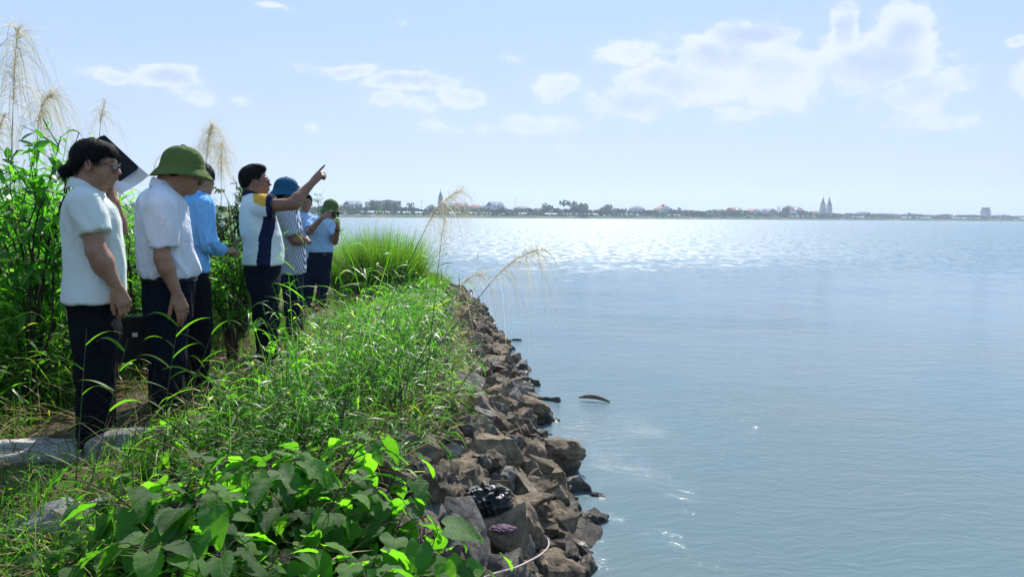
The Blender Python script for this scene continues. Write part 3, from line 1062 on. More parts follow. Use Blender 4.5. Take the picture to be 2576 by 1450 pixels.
TREES = [  # x4 centre, top4, width4, label
    (1460, 778, 30, 'dark dome-shaped tree behind the beige flat-roofed block'), (1518, 788, 34, 'largest of the dark trees crowding the beige building with roof towers'),
    (1545, 800, 18, 'small dark tree at the right end of the beige building'), (1603, 797, 26, 'small wispy tree standing alone left of the grass plume'), (1575, 808, 22, 'low round tree between the beige building and the wispy small tree'),
    (1690, 797, 26, 'bushy tree left of the single-spired church'), (1800, 808, 30, 'dark bush before the white house with the long reddish roof'), (1965, 806, 22, 'round dark tree right of the stacked blue-grey roofs'), (1932, 816, 22, 'low round tree in front of the stacked blue-grey roofs'),
    (2138, 794, 38, 'big round dark tree, most compact on the far shore'), (2172, 814, 30, 'low tree at the right foot of the big round tree'), (2256, 790, 62, 'wide tree with a wispy uneven top at mid-shore'), (2350, 812, 26, 'small tree right of the small pale gabled house'),
    (2382, 800, 40, 'tall round tree right of the wispy-topped one'), (2420, 818, 40, 'spreading low tree left of the cube-like white house'), (2540, 820, 34, 'low tree between the cube-like house and the turreted house'), (2630, 818, 34, 'dark tree at the right foot of the turreted house'),
    (2585, 828, 26, 'bush in front of the turreted white house'), (2700, 824, 44, 'spread of dark foliage right of the low blue hip roof'), (2740, 822, 26, 'dark tree left of the long pinkish terrace'), (2826, 818, 20, 'dark tree behind the long pinkish terrace'), (2876, 822, 38, 'bushy tree hiding the boxy pink house'),
    (2910, 822, 20, 'small tree left of the three gabled houses'), (2975, 832, 30, 'tree in front of the middle gabled house'), (3066, 803, 22, 'pale feathery tree left of the big red-roofed villa'), (3058, 828, 34, 'dark tree at the left foot of the big red-roofed villa'), (3140, 824, 32, 'dark tree right of the big red-roofed villa'),
    (3165, 826, 12, 'small palm left of the twin-spired church'), (3212, 838, 34, 'dark tree at the foot of the left spire'), (3270, 840, 44, 'broad dark tree right of the twin spires'), (3345, 846, 30, 'low tree left of the narrow white block'), (3402, 840, 24, 'low round tree right of the narrow white block'),
    (3555, 832, 5, 'slim pointed tree like an obelisk'), (3620, 846, 26, 'low tree between brown-roofed cream house and blue hip roof'), (3770, 842, 30, 'low dark tree left of the church-like hall'), (3830, 850, 20, 'bush before the dark bell tower'), (3893, 848, 14, 'small round tree right of the dark bell tower'), (3955, 848, 18, 'round tree before the pinkish right-edge house'), (3780, 840, 12, 'thin-topped tree left of the dark tower hall')]
for i, (x4, t4, w4, lb) in enumerate(TREES):
    dy = 26
    c0 = P4(x4, 800, dy)
    wd = (P4(x4 + w4 / 2, 800, dy) - P4(x4 - w4 / 2, 800, dy)).length
    top = P4(x4, t4, dy).z
    H = max(top - 4.0, 2.5)
    root = empty('tree', (c0.x, c0.y, 4.0), lb, 'tree', 'trees on the far bank')
    rz = H * .52
    g = crown_mesh(wd * .58, rz, 420, 900 + i, leaf=max(.55, wd * .13))
    cz = H - rz * .85
    g.V = [v + np.array([0, 0, cz]) for v in g.V]
    g.build('crown', M['farleaf'], root)
    g = Geo(); g.tube([(0, 0, -.5), (.1, 0, H * .3), (0, .1, H * .7)], [wd * .05 + .08, wd * .035 + .06, .05], 6)
    g.tube([(.1, 0, H * .3), (wd * .2, 0, H * .6)], [wd * .03 + .03, .03], 5)
    g.tube([(.1, 0, H * .35), (-wd * .2, .1, H * .65)], [wd * .03 + .03, .03], 5)
    g.build('trunk', M['bark'], root)
# one continuous belt of scrub and orchard behind the bank reads as a single mass
n = 22000
pxs = RNG.uniform(-800, 3500, n)
dd = RNG.uniform(8, 40, n)
hgt = 1.2 + 3.2 * np.array([max(0, mnoise.noise(Vector((p * .022, 0, 0))) + .45) for p in pxs])
B = []
for i in range(n):
    d_ = ray(pxs[i], 541)
    Y = yfar(pxs[i]) + dd[i]
    B.append((d_.x / d_.y * Y, Y, (4.0 if dd[i] > 23 else 2.4) + RNG.random() * hgt[i] * (1 if dd[i] > 23 else .4)))
g = Geo()
d = norm(RNG.normal(size=(n, 3)))
g.strips(np.array(B) - d * .9, d, RNG.uniform(1.4, 3.2, n), 2.1, 0, 2, 'leaf')
o = g.build('far_scrub', M['farleaf'])
tag(o, 'continuous belt of green scrub along the far bank', kind='stuff')

# haze over the river
hz = Geo(); hz.box((-2600, -60, -2.6), (2600, 2200, 75))
o = hz.build('haze', None, smooth=False)
o['kind'] = 'stuff'
mt = bpy.data.materials.new('haze_air'); mt.use_nodes = True
mt.node_tree.nodes.clear()
pv = mt.node_tree.nodes.new('ShaderNodeVolumePrincipled')
pv.inputs['Color'].default_value = (.66, .80, 1.0, 1)
pv.inputs['Density'].default_value = .00038
pv.inputs['Anisotropy'].default_value = .25
om = mt.node_tree.nodes.new('ShaderNodeOutputMaterial')
mt.node_tree.links.new(pv.outputs[0], om.inputs['Volume'])
o.data.materials.append(mt)

# ------------------------------------------------------------------ bodies: smooth implicit surfaces meshed by surface nets
class SDF:
    def __init__(self):
        self.p = []
        self.xf = None      # (R 3x3 columns, origin, scale)

    def _w(self, q):
        if self.xf is None:
            return np.asarray(q, float)
        R, o, s = self.xf
        return o + R @ (np.asarray(q, float) * s)

    def _s(self):
        return 1.0 if self.xf is None else self.xf[2]

    def cap(self, a, b, ra, rb=None, k=.02, op='u'):
        rb = ra if rb is None else rb
        a, b = self._w(a), self._w(b)
        s = self._s(); ra *= s; rb *= s; k *= s

        def f(P):
            ab = b - a
            L2 = max(ab @ ab, 1e-12)
            t = np.clip(((P - a) @ ab) / L2, 0, 1)
            d = P - (a + t[:, None] * ab)
            return np.sqrt((d * d).sum(1)) - (ra + (rb - ra) * t)
        r = max(ra, rb)
        self.p.append((op, f, k, np.minimum(a, b) - r, np.maximum(a, b) + r))
        return self

    def ell(self, c, r, k=.02, op='u', R=None):
        s = self._s()
        c = self._w(c)
        Rm = np.eye(3) if self.xf is None else self.xf[0]
        if R is not None:
            Rm = Rm @ R
        r = np.asarray(r, float) * s
        k *= s

        def f(P):
            q = ((P - c) @ Rm) / r
            n = np.sqrt((q * q).sum(1)) + 1e-9
            g = np.sqrt(((q / r) ** 2).sum(1)) + 1e-9
            return n * (n - 1) / g
        m_ = max(r)
        self.p.append((op, f, k, c - m_, c + m_))
        return self

    def fn(self, f, lo, hi, k=.02, op='u'):
        self.p.append((op, f, k, np.asarray(lo, float), np.asarray(hi, float)))
        return self

    def eval(self, P, pad):
        D = np.full(len(P), 1.0, dtype=np.float32)
        for op, f, k, lo, hi in self.p:
            if op == 'i':
                D = np.maximum(D, f(P)).astype(np.float32)
                continue
            e = pad + k
            m_ = np.all((P > lo - e) & (P < hi + e), axis=1)
            if not m_.any():
                continue
            d = f(P[m_])
            a = D[m_]
            if op == 'u':
                h = np.maximum(k - np.abs(a - d), 0) / max(k, 1e-9)
                D[m_] = np.minimum(a, d) - h * h * k * .25
            else:   # smooth subtraction
                d = -d
                h = np.maximum(k - np.abs(a - d), 0) / max(k, 1e-9)
                D[m_] = np.maximum(a, d) + h * h * k * .25
        return D

    def mesh(self, res):
        lo = np.min([p[3] for p in self.p if p[0] == 'u'], axis=0) - 6 * res
        hi = np.max([p[4] for p in self.p if p[0] == 'u'], axis=0) + 6 * res
        B = 4
        nb = np.ceil((hi - lo) / (B * res)).astype(int)
        ax = [lo[i] + (np.arange(nb[i]) + .5) * B * res - .5 * res for i in range(3)]
        C = np.stack(np.meshgrid(*ax, indexing='ij'), -1).reshape(-1, 3)
        d = self.eval(C, 10 * res).reshape(nb)
        act = np.abs(d) < 6.5 * res
        D = np.repeat(np.repeat(np.repeat(np.where(d < 0, -1., 1.).astype(np.float32), B, 0), B, 1), B, 2)
        am = np.repeat(np.repeat(np.repeat(act, B, 0), B, 1), B, 2)
        idx = np.argwhere(am)
        P = lo + idx * res
        D[am] = self.eval(P, 4 * res)
        return surface_nets(D, lo, res)


def surface_nets(D, lo, res):
    ins = D < 0
    nx, ny, nz = D.shape
    cnt = np.zeros((nx - 1, ny - 1, nz - 1), dtype=np.int8)
    for a in (0, 1):
        for b in (0, 1):
            for c in (0, 1):
                cnt += ins[a:nx - 1 + a, b:ny - 1 + b, c:nz - 1 + c]
    act = (cnt > 0) & (cnt < 8)
    cell = np.argwhere(act)
    ids = np.full(act.shape, -1, dtype=np.int64)
    ids[act] = np.arange(len(cell))
    acc = np.zeros((len(cell), 3)); num = np.zeros(len(cell))
    off = [(a, b, c) for a in (0, 1) for b in (0, 1) for c in (0, 1)]
    val = {o_: D[cell[:, 0] + o_[0], cell[:, 1] + o_[1], cell[:, 2] + o_[2]] for o_ in off}
    for o1 in off:
        for axx in range(3):
            if o1[axx] == 0:
                o2 = list(o1); o2[axx] = 1; o2 = tuple(o2)
                v1, v2 = val[o1], val[o2]
                m_ = (v1 < 0) != (v2 < 0)
                t = v1[m_] / (v1[m_] - v2[m_])
                pos = np.tile(np.array(o1, float), (m_.sum(), 1))
                pos[:, axx] += t
                acc[m_] += pos
                num[m_] += 1
    V = lo + (cell + acc / num[:, None]) * res
    Q = []
    for axx in range(3):
        sl1 = [slice(None)] * 3; sl2 = [slice(None)] * 3
        sl1[axx] = slice(0, -1); sl2[axx] = slice(1, None)
        a, b = ins[tuple(sl1)], ins[tuple(sl2)]
        e = np.argwhere(a != b)
        u, v = [(1, 2), (2, 0), (0, 1)][axx]
        ok = (e[:, u] > 0) & (e[:, v] > 0)
        e = e[ok]
        fl = a[e[:, 0], e[:, 1], e[:, 2]]
        cs = []
        for du, dv in ((-1, -1), (0, -1), (0, 0), (-1, 0)):
            c_ = e.copy(); c_[:, u] += du; c_[:, v] += dv
            cs.append(ids[c_[:, 0], c_[:, 1], c_[:, 2]])
        q = np.stack(cs, 1)
        q = np.where(fl[:, None], q, q[:, ::-1])
        Q.append(q)
    Q = np.concatenate(Q)
    Q = Q[(Q >= 0).all(1)]
    return V, Q


def relax(V, Q, it=1, lam=.5):
    for _ in range(it):
        S = np.zeros_like(V); c = np.zeros(len(V))
        for i in range(4):
            a, b = Q[:, i], Q[:, (i + 1) % 4]
            np.add.at(S, a, V[b]); np.add.at(c, a, 1)
            np.add.at(S, b, V[a]); np.add.at(c, b, 1)
        V = V + lam * (S / np.maximum(c, 1)[:, None] - V)
    return V


def vnormals(V, Q):
    n = np.cross(V[Q[:, 2]] - V[Q[:, 0]], V[Q[:, 3]] - V[Q[:, 1]])
    N_ = np.zeros_like(V)
    for i in range(4):
        np.add.at(N_, Q[:, i], n)
    return norm(N_)


def folds(V, Q, amp, seed, stretch=(1, 1, .45), scale=9.0, mask=None):
    """soft cloth folds along the surface normal"""
    Nn = vnormals(V, Q)
    o_ = Vector((seed * 3.7, seed * 1.3, 0))
    S = np.array(stretch) * scale
    h = np.empty(len(V))
    for i, v in enumerate(V):
        p = Vector((v[0] * S[0] + v[2] * scale * .25, v[1] * S[1], v[2] * S[2])) + o_
        w = mnoise.noise(p * .6)
        h[i] = (1 - abs(mnoise.noise(p + Vector((w, w, w)) * 1.6)) * 2.6) + .5 * mnoise.noise(p * 2.4) + .25 * mnoise.noise(p * 5)
    if mask is not None:
        h = h * mask
    return V + Nn * (h * amp)[:, None]


# materials of people
def cloth(name, col, fold=.25, weave=900, rough=.85, sheen=.2, translucent=0.0, pattern=None):
    mt, N = mat_new(name)
    oc = objc(N)
    nz = N.noise(oc, 6, 4, .6)
    if pattern is None:
        c = N.ramp(nz, [(.3, tuple(x * .93 for x in col)), (.7, col)])
    else:
        c = pattern(N, oc)
    h = N.noise(N.vmath('MULTIPLY', oc, N.comb(1, 1, .45)), 13, 5, .55, 1.6)
    nr = bump(N, h, min(1, fold * 2.6), .035)
    nr = bump(N, N.noise(oc, weave, 2), .15, .001, nr)
    p = principled(N, c, rough, .12, nr)
    out = p.outputs[0]
    if translucent:
        t = N.n('ShaderNodeBsdfTranslucent')
        N.put(t, 'Color', c)
        mx = N.n('ShaderNodeMixShader'); mx.inputs[0].default_value = translucent
        N.t.links.new(out, mx.inputs[1]); N.t.links.new(t.outputs[0], mx.inputs[2])
        out = mx.outputs[0]
    finish(N, out)
    return mt


def skin_mat(name, col, lip=(.22, .06, .055)):
    mt, N = mat_new(name)
    oc = objc(N)
    nz = N.noise(oc, 30, 6, .7)
    c = N.ramp(nz, [(.3, tuple(x * .74 for x in col)), (.7, tuple(min(1, x * 1.12) for x in col))])
    a = N.n('ShaderNodeAttribute', attribute_name='rnd').outputs['Fac']
    c = N.mix(a, c, (*lip, 1))
    nr = bump(N, N.noise(oc, 260, 3), .2, .001)
    p = principled(N, c, .5, .4, nr)
    p.inputs['Subsurface Weight'].default_value = .12
    p.inputs['Subsurface Radius'].default_value = (.012, .005, .003)
    p.inputs['Subsurface Scale'].default_value = 1.0
    finish(N, p.outputs[0])
    return mt


def hair_mat():
    mt, N = mat_new('black_hair')
    oc = objc(N)
    w = N.noise(N.vmath('MULTIPLY', oc, N.comb(40, 40, 8)), 6, 4, .6, .5)
    nr = bump(N, w, .8, .006)
    finish(N, principled(N, (.005, .0045, .0045), .6, .08, nr).outputs[0])
    return mt


M['skin'] = skin_mat('skin', (.29, .15, .092))
M['skin_b'] = skin_mat('skin_tanned', (.23, .11, .064))
M['hair'] = hair_mat()
M['lens'] = simple('spectacle_lens', (.05, .06, .07), .05, .8, 0, 1)
mt, N = mat_new('clear_lens')
gl = N.n('ShaderNodeBsdfGlossy'); gl.inputs['Roughness'].default_value = .03
tr = N.n('ShaderNodeBsdfTransparent')
mx = N.n('ShaderNodeMixShader'); mx.inputs[0].default_value = .12
N.t.links.new(tr.outputs[0], mx.inputs[1]); N.t.links.new(gl.outputs[0], mx.inputs[2])
finish(N, mx.outputs[0])
M['lens'] = mt
M['frame'] = simple('black_plastic_frame', (.012, .012, .014), .3, .5, .1, 20)
M['eye_white'] = simple('eye_white', (.6, .58, .55), .2, .5, 0, 1)
M['iris'] = simple('dark_iris', (.015, .009, .006), .15, .6, 0, 1)
M['leather'] = simple('black_leather', (.007, .007, .008), .55, .2, .3, 40, .4, 200, .001)
M['metal'] = simple('polished_metal', (.6, .6, .6), .25, .6, .1, 20)
M['trouser'] = cloth('navy_trousers', (.005, .008, .017), .45, rough=.95)
M['trouser_b'] = cloth('black_trousers', (.004, .005, .008), .45, rough=.95)
M['trouser_c'] = cloth('blue_trousers', (.007, .014, .036), .45, rough=.95)


class Person:
    def __init__(s, px, Y, foot_py, label, skin='skin', res=.0045):
        d0 = ray(px, 541)
        s.az = math.atan2(d0.x, d0.y)
        s.er = np.array([math.cos(s.az), -math.sin(s.az), 0])     # to the right in the picture
        s.ed = np.array([math.sin(s.az), math.cos(s.az), 0])      # away from the camera
        s.c = np.array([d0.x / d0.y * Y, Y, 0])
        base = s.P(px, foot_py)
        s.ground = float(gz(base[0], base[1]))
        s.o = np.array([base[0], base[1], s.ground])
        s.root = empty('person', tuple(s.o), label, 'person')
        s.sk = M[skin]
        s.res = res
        s.body = SDF()
        s.R0 = Y / math.cos(s.az)

    def P(s, px, py, dd=0.0):
        """point on the person's own picture-facing plane, dd metres behind it"""
        r_ = np.array(ray(px, py))
        c = s.c + s.ed * dd
        t = ((c - np.array(CAM)) @ s.ed) / (r_ @ s.ed)
        return np.array(CAM) + r_ * t

    def m(s, dpx):
        return dpx * s.R0 / FPX * math.cos(s.az)

    def rows(s, rows):
        """(py, xl, xr, depth_half, dd): traced cross-sections, widest first index top"""
        out = []
        for py, xl, xr, ry, dd in rows:
            a, b = s.P(xl, py, dd), s.P(xr, py, dd)
            out.append((((a + b) / 2)[2], ((a + b) / 2), np.linalg.norm(b - a) / 2, ry))
        out.sort(key=lambda t: t[0])
        return out

    def loft(s, sdf, rows, k=.02, exp=2.3, inflate=0.0, capr=.0, yaw=0.0):
        """vertical body of traced elliptical sections"""
        R = s.rows(rows)
        z = np.array([r[0] for r in R]); C = np.array([r[1] for r in R])
        A = np.array([r[2] for r in R]) + inflate; Bq = np.array([r[3] for r in R]) + inflate
        er = s.er * math.cos(yaw) + s.ed * math.sin(yaw)
        ed = -s.er * math.sin(yaw) + s.ed * math.cos(yaw)
        zl, zh = z[0], z[-1]
        # smooth interpolation of the sections
        zz = np.linspace(zl, zh, 60)

        def sm(v):
            w = np.interp(zz, z, v)
            for _ in range(3):
                w[1:-1] = (w[:-2] + 2 * w[1:-1] + w[2:]) / 4
            return w
        cx, cy_, aa, bb = sm(C[:, 0]), sm(C[:, 1]), sm(A), sm(Bq)

        def f(P):
            q = P[:, 2]
            x0 = np.interp(q, zz, cx); y0 = np.interp(q, zz, cy_)
            a = np.interp(q, zz, aa); b = np.interp(q, zz, bb)
            dx_, dy_ = P[:, 0] - x0, P[:, 1] - y0
            u = np.abs(dx_ * er[0] + dy_ * er[1]) / a
            v = np.abs(dx_ * ed[0] + dy_ * ed[1]) / b
            n = (u ** exp + v ** exp) ** (1 / exp)
            d = (n - 1) * np.minimum(a, b)
            e = np.maximum(zl - q, q - zh)
            if capr:
                return np.where((d > -capr) & (e > -capr), np.sqrt(np.maximum(d + capr, 0) ** 2 + np.maximum(e + capr, 0) ** 2) - capr, np.maximum(d, e))
            return np.maximum(d, e)
        mx_ = max(A.max(), Bq.max())
        lo = np.array([C[:, 0].min() - mx_, C[:, 1].min() - mx_, zl]); hi = np.array([C[:, 0].max() + mx_, C[:, 1].max() + mx_, zh])
        sdf.fn(f, lo, hi, k)

    def make(s, sdf, name, mats, res=None, fold=None, rnd=None, mi=None, sm=1, stretch=(1, 1, .45), fscale=9.0, mask=None, post=None, parent=None):
        V, Q = sdf.mesh(res or s.res)
        V = relax(V, Q, sm, .5)
        if fold:
            V = folds(V, Q, fold, abs(hash(name)) % 7 + s.o[1], stretch, fscale, None if mask is None else mask(V))
        if post is not None:
            V = post(V)
        r_ = np.zeros(len(V)) if rnd is None else rnd(V)
        m_i = None if mi is None else mi(V[Q].mean(1))
        me = mesh_np(name, V - s.o, Q, r_, True, m_i)
        return link(name, me, mats, parent or s.root)

    # ---- head, facing +x in its own frame, z = 0 at the chin, ears at x = 0
    def head(s, ear, yaw, pitch, scale=1.0, roll=0.0, neck=None, neck_r=.056, jaw=1.0, female=False):
        y_ = math.radians(yaw); p_ = math.radians(pitch)
        fw = s.er * math.cos(y_) + s.ed * math.sin(y_)
        fw = fw * math.cos(p_) - np.array([0, 0, 1]) * math.sin(p_)
        left = np.cross([0, 0, 1.0], fw); left /= np.linalg.norm(left)
        up = np.cross(fw, left)
        if roll:
            r_ = math.radians(roll)
            left, up = left * math.cos(r_) + up * math.sin(r_), up * math.cos(r_) - left * math.sin(r_)
        R = np.stack([fw, left, up], 1)
        # the ear shown in the photo is the near one
        near = 1 if left @ s.ed < 0 else -1
        o_ = ear - R @ (np.array([-.005, near * .070, .10]) * scale)
        s.hR, s.ho, s.hs = R, o_, scale
        b = s.body
        b.xf = (R, o_, scale)
        b.ell((-.016, 0, .142), (.096, .076, .086), .02)
        b.ell((.024, 0, .098), (.064, .064, .092), .03)
        b.ell((.030, 0, .045), (.050 * jaw, .052 * jaw, .042), .03)
        b.ell((.068, 0, .020), (.020, .024, .018), .025)
        for e in (-1, 1):
            b.ell((.048, e * .040, .074), (.034, .026, .030), .02)
            b.ell((.085, e * .030, .112), (.012, .017, .011), .012, 's')
            b.cap((.086, e * .012, .132), (.074, e * .048, .130), .0085, .007, .012)
            b.ell((.079, e * .031, .111), (.0125, .0155, .0100), .004)
            # ear
            Rz = np.array(Matrix.Rotation(e * .35, 3, 'Z') @ Matrix.Rotation(-.18, 3, 'Y'))
            b.ell((-.006, e * .080, .100), (.019, .0065, .032), .006, 'u', Rz)
            b.ell((-.003, e * .088, .103), (.010, .006, .018), .004, 's', Rz)
            b.ell((-.010, e * .077, .072), (.009, .006, .011), .006)
            b.ell((.106, e * .0125, .0765), (.010, .0085, .0075), .006)
        b.cap((.088, 0, .122), (.106, 0, .086), .0072, .0105, .012)
        b.ell((.112, 0, .079), (.0105, .0095, .009), .007)
        b.ell((.088, 0, .052), (.014, .026, .020), .014)
        b.ell((.0985, 0, .0575), (.0075, .0215, .0052), .004)
        b.ell((.0965, 0, .0480), (.0075, .0185, .0055), .004)
        b.ell((.105, 0, .0530), (.010, .022, .0014), .0025, 's')
        b.xf = None
        if neck is not None:
            nb = np.asarray(neck)
            t = s.H((-.030, 0, .075))
            b.cap(t, nb, neck_r * .98, neck_r * 1.08, .03)
            b.cap(s.H((.008, 0, .062)), nb * .6 + t * .4 + s.hR[:, 0] * .012, .034, .042, .03)

    def H(s, q):
        return s.ho + s.hR @ (np.asarray(q, float) * s.hs)

    def hl(s, V):
        return ((V - s.ho) @ s.hR) / s.hs

    def lips(s, V):
        q = s.hl(V)
        a = np.exp(-((q[:, 0] - .103) / .012) ** 2 - (q[:, 1] / .020) ** 4 - ((q[:, 2] - .053) / .0085) ** 4)
        b = .35 * np.exp(-(((q[:, 0] - .112) / .02) ** 2 + (q[:, 1] / .02) ** 2 + ((q[:, 2] - .078) / .012) ** 2))
        b2 = .25 * np.exp(-(((q[:, 0] + .005) / .025) ** 2 + ((np.abs(q[:, 1]) - .085) / .02) ** 2 + ((q[:, 2] - .1) / .035) ** 2))
        return np.clip(a + b + b2, 0, 1)

    def face_bits(s, brow=.0032, eyes=True):
        if eyes:
            for e in (-1, 1):
                g = SDF(); g.xf = (s.hR, s.ho, s.hs)
                g.ell((.0835, e * .031, .1105), (.0085, .0115, .0042), .001)
                eo = s.make(g, 'eye', [M['eye_white'], M['iris']], .0018, mi=lambda c: (np.abs(np.abs(s.hl(c)[:, 1]) - .031) < .0052).astype(int))
        for e in (-1, 1):
            g = SDF(); g.xf = (s.hR, s.ho, s.hs)
            g.cap((.0965, e * .014, .1335), (.083, e * .048, .1345), brow, brow * .7, .001)
            s.make(g, 'eyebrow', M['hair'], .0025)

    def hair_cap(s, line, thick=.010, extra=None, rough=.004, name='hair', res=None, seed=0, strand=.018, strand_lift=.22):
        """line: (x, zmin) pairs in the head frame: hair grows above it"""
        g = SDF(); g.xf = (s.hR, s.ho, s.hs)
        g.ell((-.018, 0, .143), (.096 + thick, .077 + thick, .087 + thick), .015)
        g.ell((-.040, 0, .095), (.062 + thick, .066 + thick * .8, .07), .03)
        if extra: extra(g)
        lx = np.array([l[0] for l in line]); lz = np.array([l[1] for l in line])

        def cut(P):
            q = s.hl(P)
            jag = .004 * np.sin(q[:, 1] * 260 + q[:, 0] * 90) + .003 * np.sin(q[:, 1] * 90 + seed)
            return ((np.interp(q[:, 0], lx, lz) + jag) - q[:, 2]) * s.hs * .8
        g.fn(cut, (0, 0, 0), (0, 0, 0), 0, 'i')
        o_ = Vector((seed, 0, 0))

        def post(V):
            Nn = norm(V - s.H((-.018, 0, .13)))
            h = np.array([mnoise.noise(Vector(((v[0]) * 90, (v[1]) * 90, v[2] * 28)) + o_) for v in (V - s.ho)])
            return V + Nn * (h * rough)[:, None]
        ob = s.make(g, name, M['hair'], res or .0042, post=post)
        # loose strands over the cap break its outline
        me = ob.data
        n = len(me.vertices)
        co = np.empty(n * 3, dtype=np.float32); me.vertices.foreach_get('co', co); co = co.reshape(-1, 3)
        no = np.empty(n * 3, dtype=np.float32); me.vertices.foreach_get('normal', no); no = no.reshape(-1, 3)
        q = s.hl(co + s.o)
        outer = ((q - np.array([-.018, 0, .12])) * ((no @ s.hR))).sum(1) > .02
        r_ = np.random.default_rng(seed + 5)
        pick = np.flatnonzero(outer)
        pick = pick[r_.random(len(pick)) < min(1, 2600 / max(len(pick), 1))]
        whorl = q[pick] - np.array([-.05, 0, .26])
        flow = whorl - (no[pick] @ s.hR) * (whorl * (no[pick] @ s.hR)).sum(1)[:, None]
        flow = norm(norm(flow) + r_.normal(size=flow.shape) * .18)
        dirs = norm((flow @ s.hR.T) + no[pick] * strand_lift)
        gg = Geo()
        gg.strips(co[pick] - no[pick] * .0015, dirs, r_.uniform(.6, 1.3, len(pick)) * strand, .0016, .1, 3, 'blade', norm(np.cross(dirs, no[pick])), r_.random(len(pick)))
        so_ = gg.build('strands', M['hair'], ob)
        so_['kind'] = 'stuff'
        return ob

    def glasses(s, col='frame', half=False):
        g = Geo()
        H = s.H
        for e in (-1, 1):
            c = []
            for a in np.linspace(0, 2 * math.pi, 21):
                ca, sa = math.cos(a), math.sin(a)
                ey = math.copysign(abs(ca) ** .55, ca) * .0235
                ez = math.copysign(abs(sa) ** .55, sa) * .0155
                c.append(H((.108 - abs(e * .033 + ey) * .22, e * .033 + ey, .109 + ez)))
            g.tube(c, .0024 * s.hs, 5)
            g.tube([H((.099, e * .056, .114)), H((.088, e * .070, .115)), H((.04, e * .078, .113)), H((-.005, e * .081, .112)), H((-.02, e * .080, .095))], .0024 * s.hs, 5)
        g.tube([H((.107, -.010, .112)), H((.111, 0, .113)), H((.107, .010, .112))], .0013 * s.hs, 5)
        root = g.build('glasses', M[col], s.root, origin=s.o)
        for e in (-1, 1):
            V = [H((.108 - abs(e * .033) * .22, e * .033, .109))]
            for a in np.linspace(0, 2 * math.pi, 17)[:-1]:
                ca, sa = math.cos(a), math.sin(a)
                ey = math.copysign(abs(ca) ** .55, ca) * .0235
                ez = math.copysign(abs(sa) ** .55, sa) * .0155
                V.append(H((.108 - abs(e * .033 + ey) * .22, e * .033 + ey, .109 + ez)))
            F = np.array([(0, i + 1, (i + 1) % 16 + 1) for i in range(16)])
            link('lens', mesh_np('lens', np.array(V) - s.o, F), M['lens'], root)

    def helmet(s, mat, tilt=0.0, size=1.0, star=False):
        """pith helmet: domed crown, band ridge, sloping brim, vent button on top"""
        H = s.H
        tl = math.radians(tilt)

        def hp(x, y, z):
            # tilt about the ear axis
            x_, z_ = x * math.cos(tl) + z * math.sin(tl), -x * math.sin(tl) + z * math.cos(tl)
            return H((-.014 + x_ * size, y * size, .135 + z_ * size))
        prof_o = [(0.0, .150), (.022, .149), (.045, .144), (.068, .133), (.088, .116), (.103, .093), (.112, .066), (.1165, .040), (.118, .026), (.122, .022), (.123, .012), (.126, .006), (.140, -.008), (.154, -.024), (.164, -.038), (.168, -.045), (.168, -.049)]
        prof_i = [(.164, -.048), (.150, -.030), (.130, -.010), (.112, .0), (.108, .03), (.09, .09), (.05, .125), (0.0, .135)]
        ns = 56

        def lathe(prof, nm, mtl, par, jit=0.0):
            V = []
            for (r_, z) in prof:
                for i in range(ns):
                    a = 2 * math.pi * i / ns
                    seam = 1 + (.010 if (r_ > .01 and r_ < .117) else 0) * max(0, math.cos(a * 4)) ** 14
                    dip = -.010 * math.cos(a * 2) * max(0, (r_ - .125) / .045) + .0
                    V.append(hp(r_ * 1.08 * math.cos(a) * seam + (.004 if math.cos(a) > 0 else -.006) * (r_ / .168), r_ * .93 * math.sin(a) * seam, z + dip))
            F = []
            for j in range(len(prof) - 1):
                for i in range(ns):
                    F.append((j * ns + i, (j + 1) * ns + i, (j + 1) * ns + (i + 1) % ns, j * ns + (i + 1) % ns))
            return link(nm, mesh_np(nm, np.array(V) - s.o, np.array(F)), mtl, par)
        h = lathe(prof_o + prof_i, 'helmet', mat, s.root)
        lathe([(.1185, .028), (.1215, .027), (.1225, .018), (.1225, .010), (.1205, .008)], 'band', mat, h)
        lathe([(0, .157), (.010, .157), (.015, .153), (.016, .148)], 'button', M['leather'] if not star else mat, h)
        for a in (.9, -.9, 2.2, -2.2):
            g = Geo(); c = np.array(hp(.104 * 1.08 * math.cos(a), .104 * .93 * math.sin(a), .095)); n_ = norm(c - np.array(hp(0, 0, .03)))
            g.tube([c - n_ * .003, c + n_ * .0025], [.005, .004], 8)
            g.build('vent', M['leather'], h, origin=s.o)
        # chin strap over the brim front
        g = Geo()
        g.tube([hp(.150 * 1.08 * math.cos(a), .150 * .93 * math.sin(a), -.012) for a in np.linspace(-.5, .5, 9)], .0025, 5)
        g.build('strap', M['leather'], h, origin=s.o)
        return h

    # ---- arms and hands
    def arm(s, sh, el, wr, r=(.050, .042, .027), sdf=None):
        b = sdf or s.body
        sh, el, wr = map(np.asarray, (sh, el, wr))
        b.cap(sh, el, r[0], r[1], .02)
        mid = el + (wr - el) * .28
        b.cap(el, mid, r[1] * .98, r[1] * 1.02, .02)
        b.cap(mid, wr, r[1] * 1.02, r[2], .02)

    def hand(s, wr, d, n, curl=(.3, .35, .4, .5), thumb_out=.5, side=1, size=1.0, splay=.09, thumb=(0.55, .35), point=None):
        """d: palm direction, n: back-of-hand normal, side: +1 when the thumb lies along cross(n,d)"""
        b = s.body
        d = norm(np.asarray(d, float)); n = np.asarray(n, float)
        n = norm(n - d * (n @ d))
        t = norm(np.cross(n, d)) * side          # towards the thumb
        wr = np.asarray(wr, float)
        k = size
        # palm
        for u in (-.024, -.008, .008, .024):
            b.cap(wr + d * .012 * k + t * u * .75 * k, wr + d * .082 * k + t * u * 1.1 * k, .0145 * k, .0125 * k, .012)
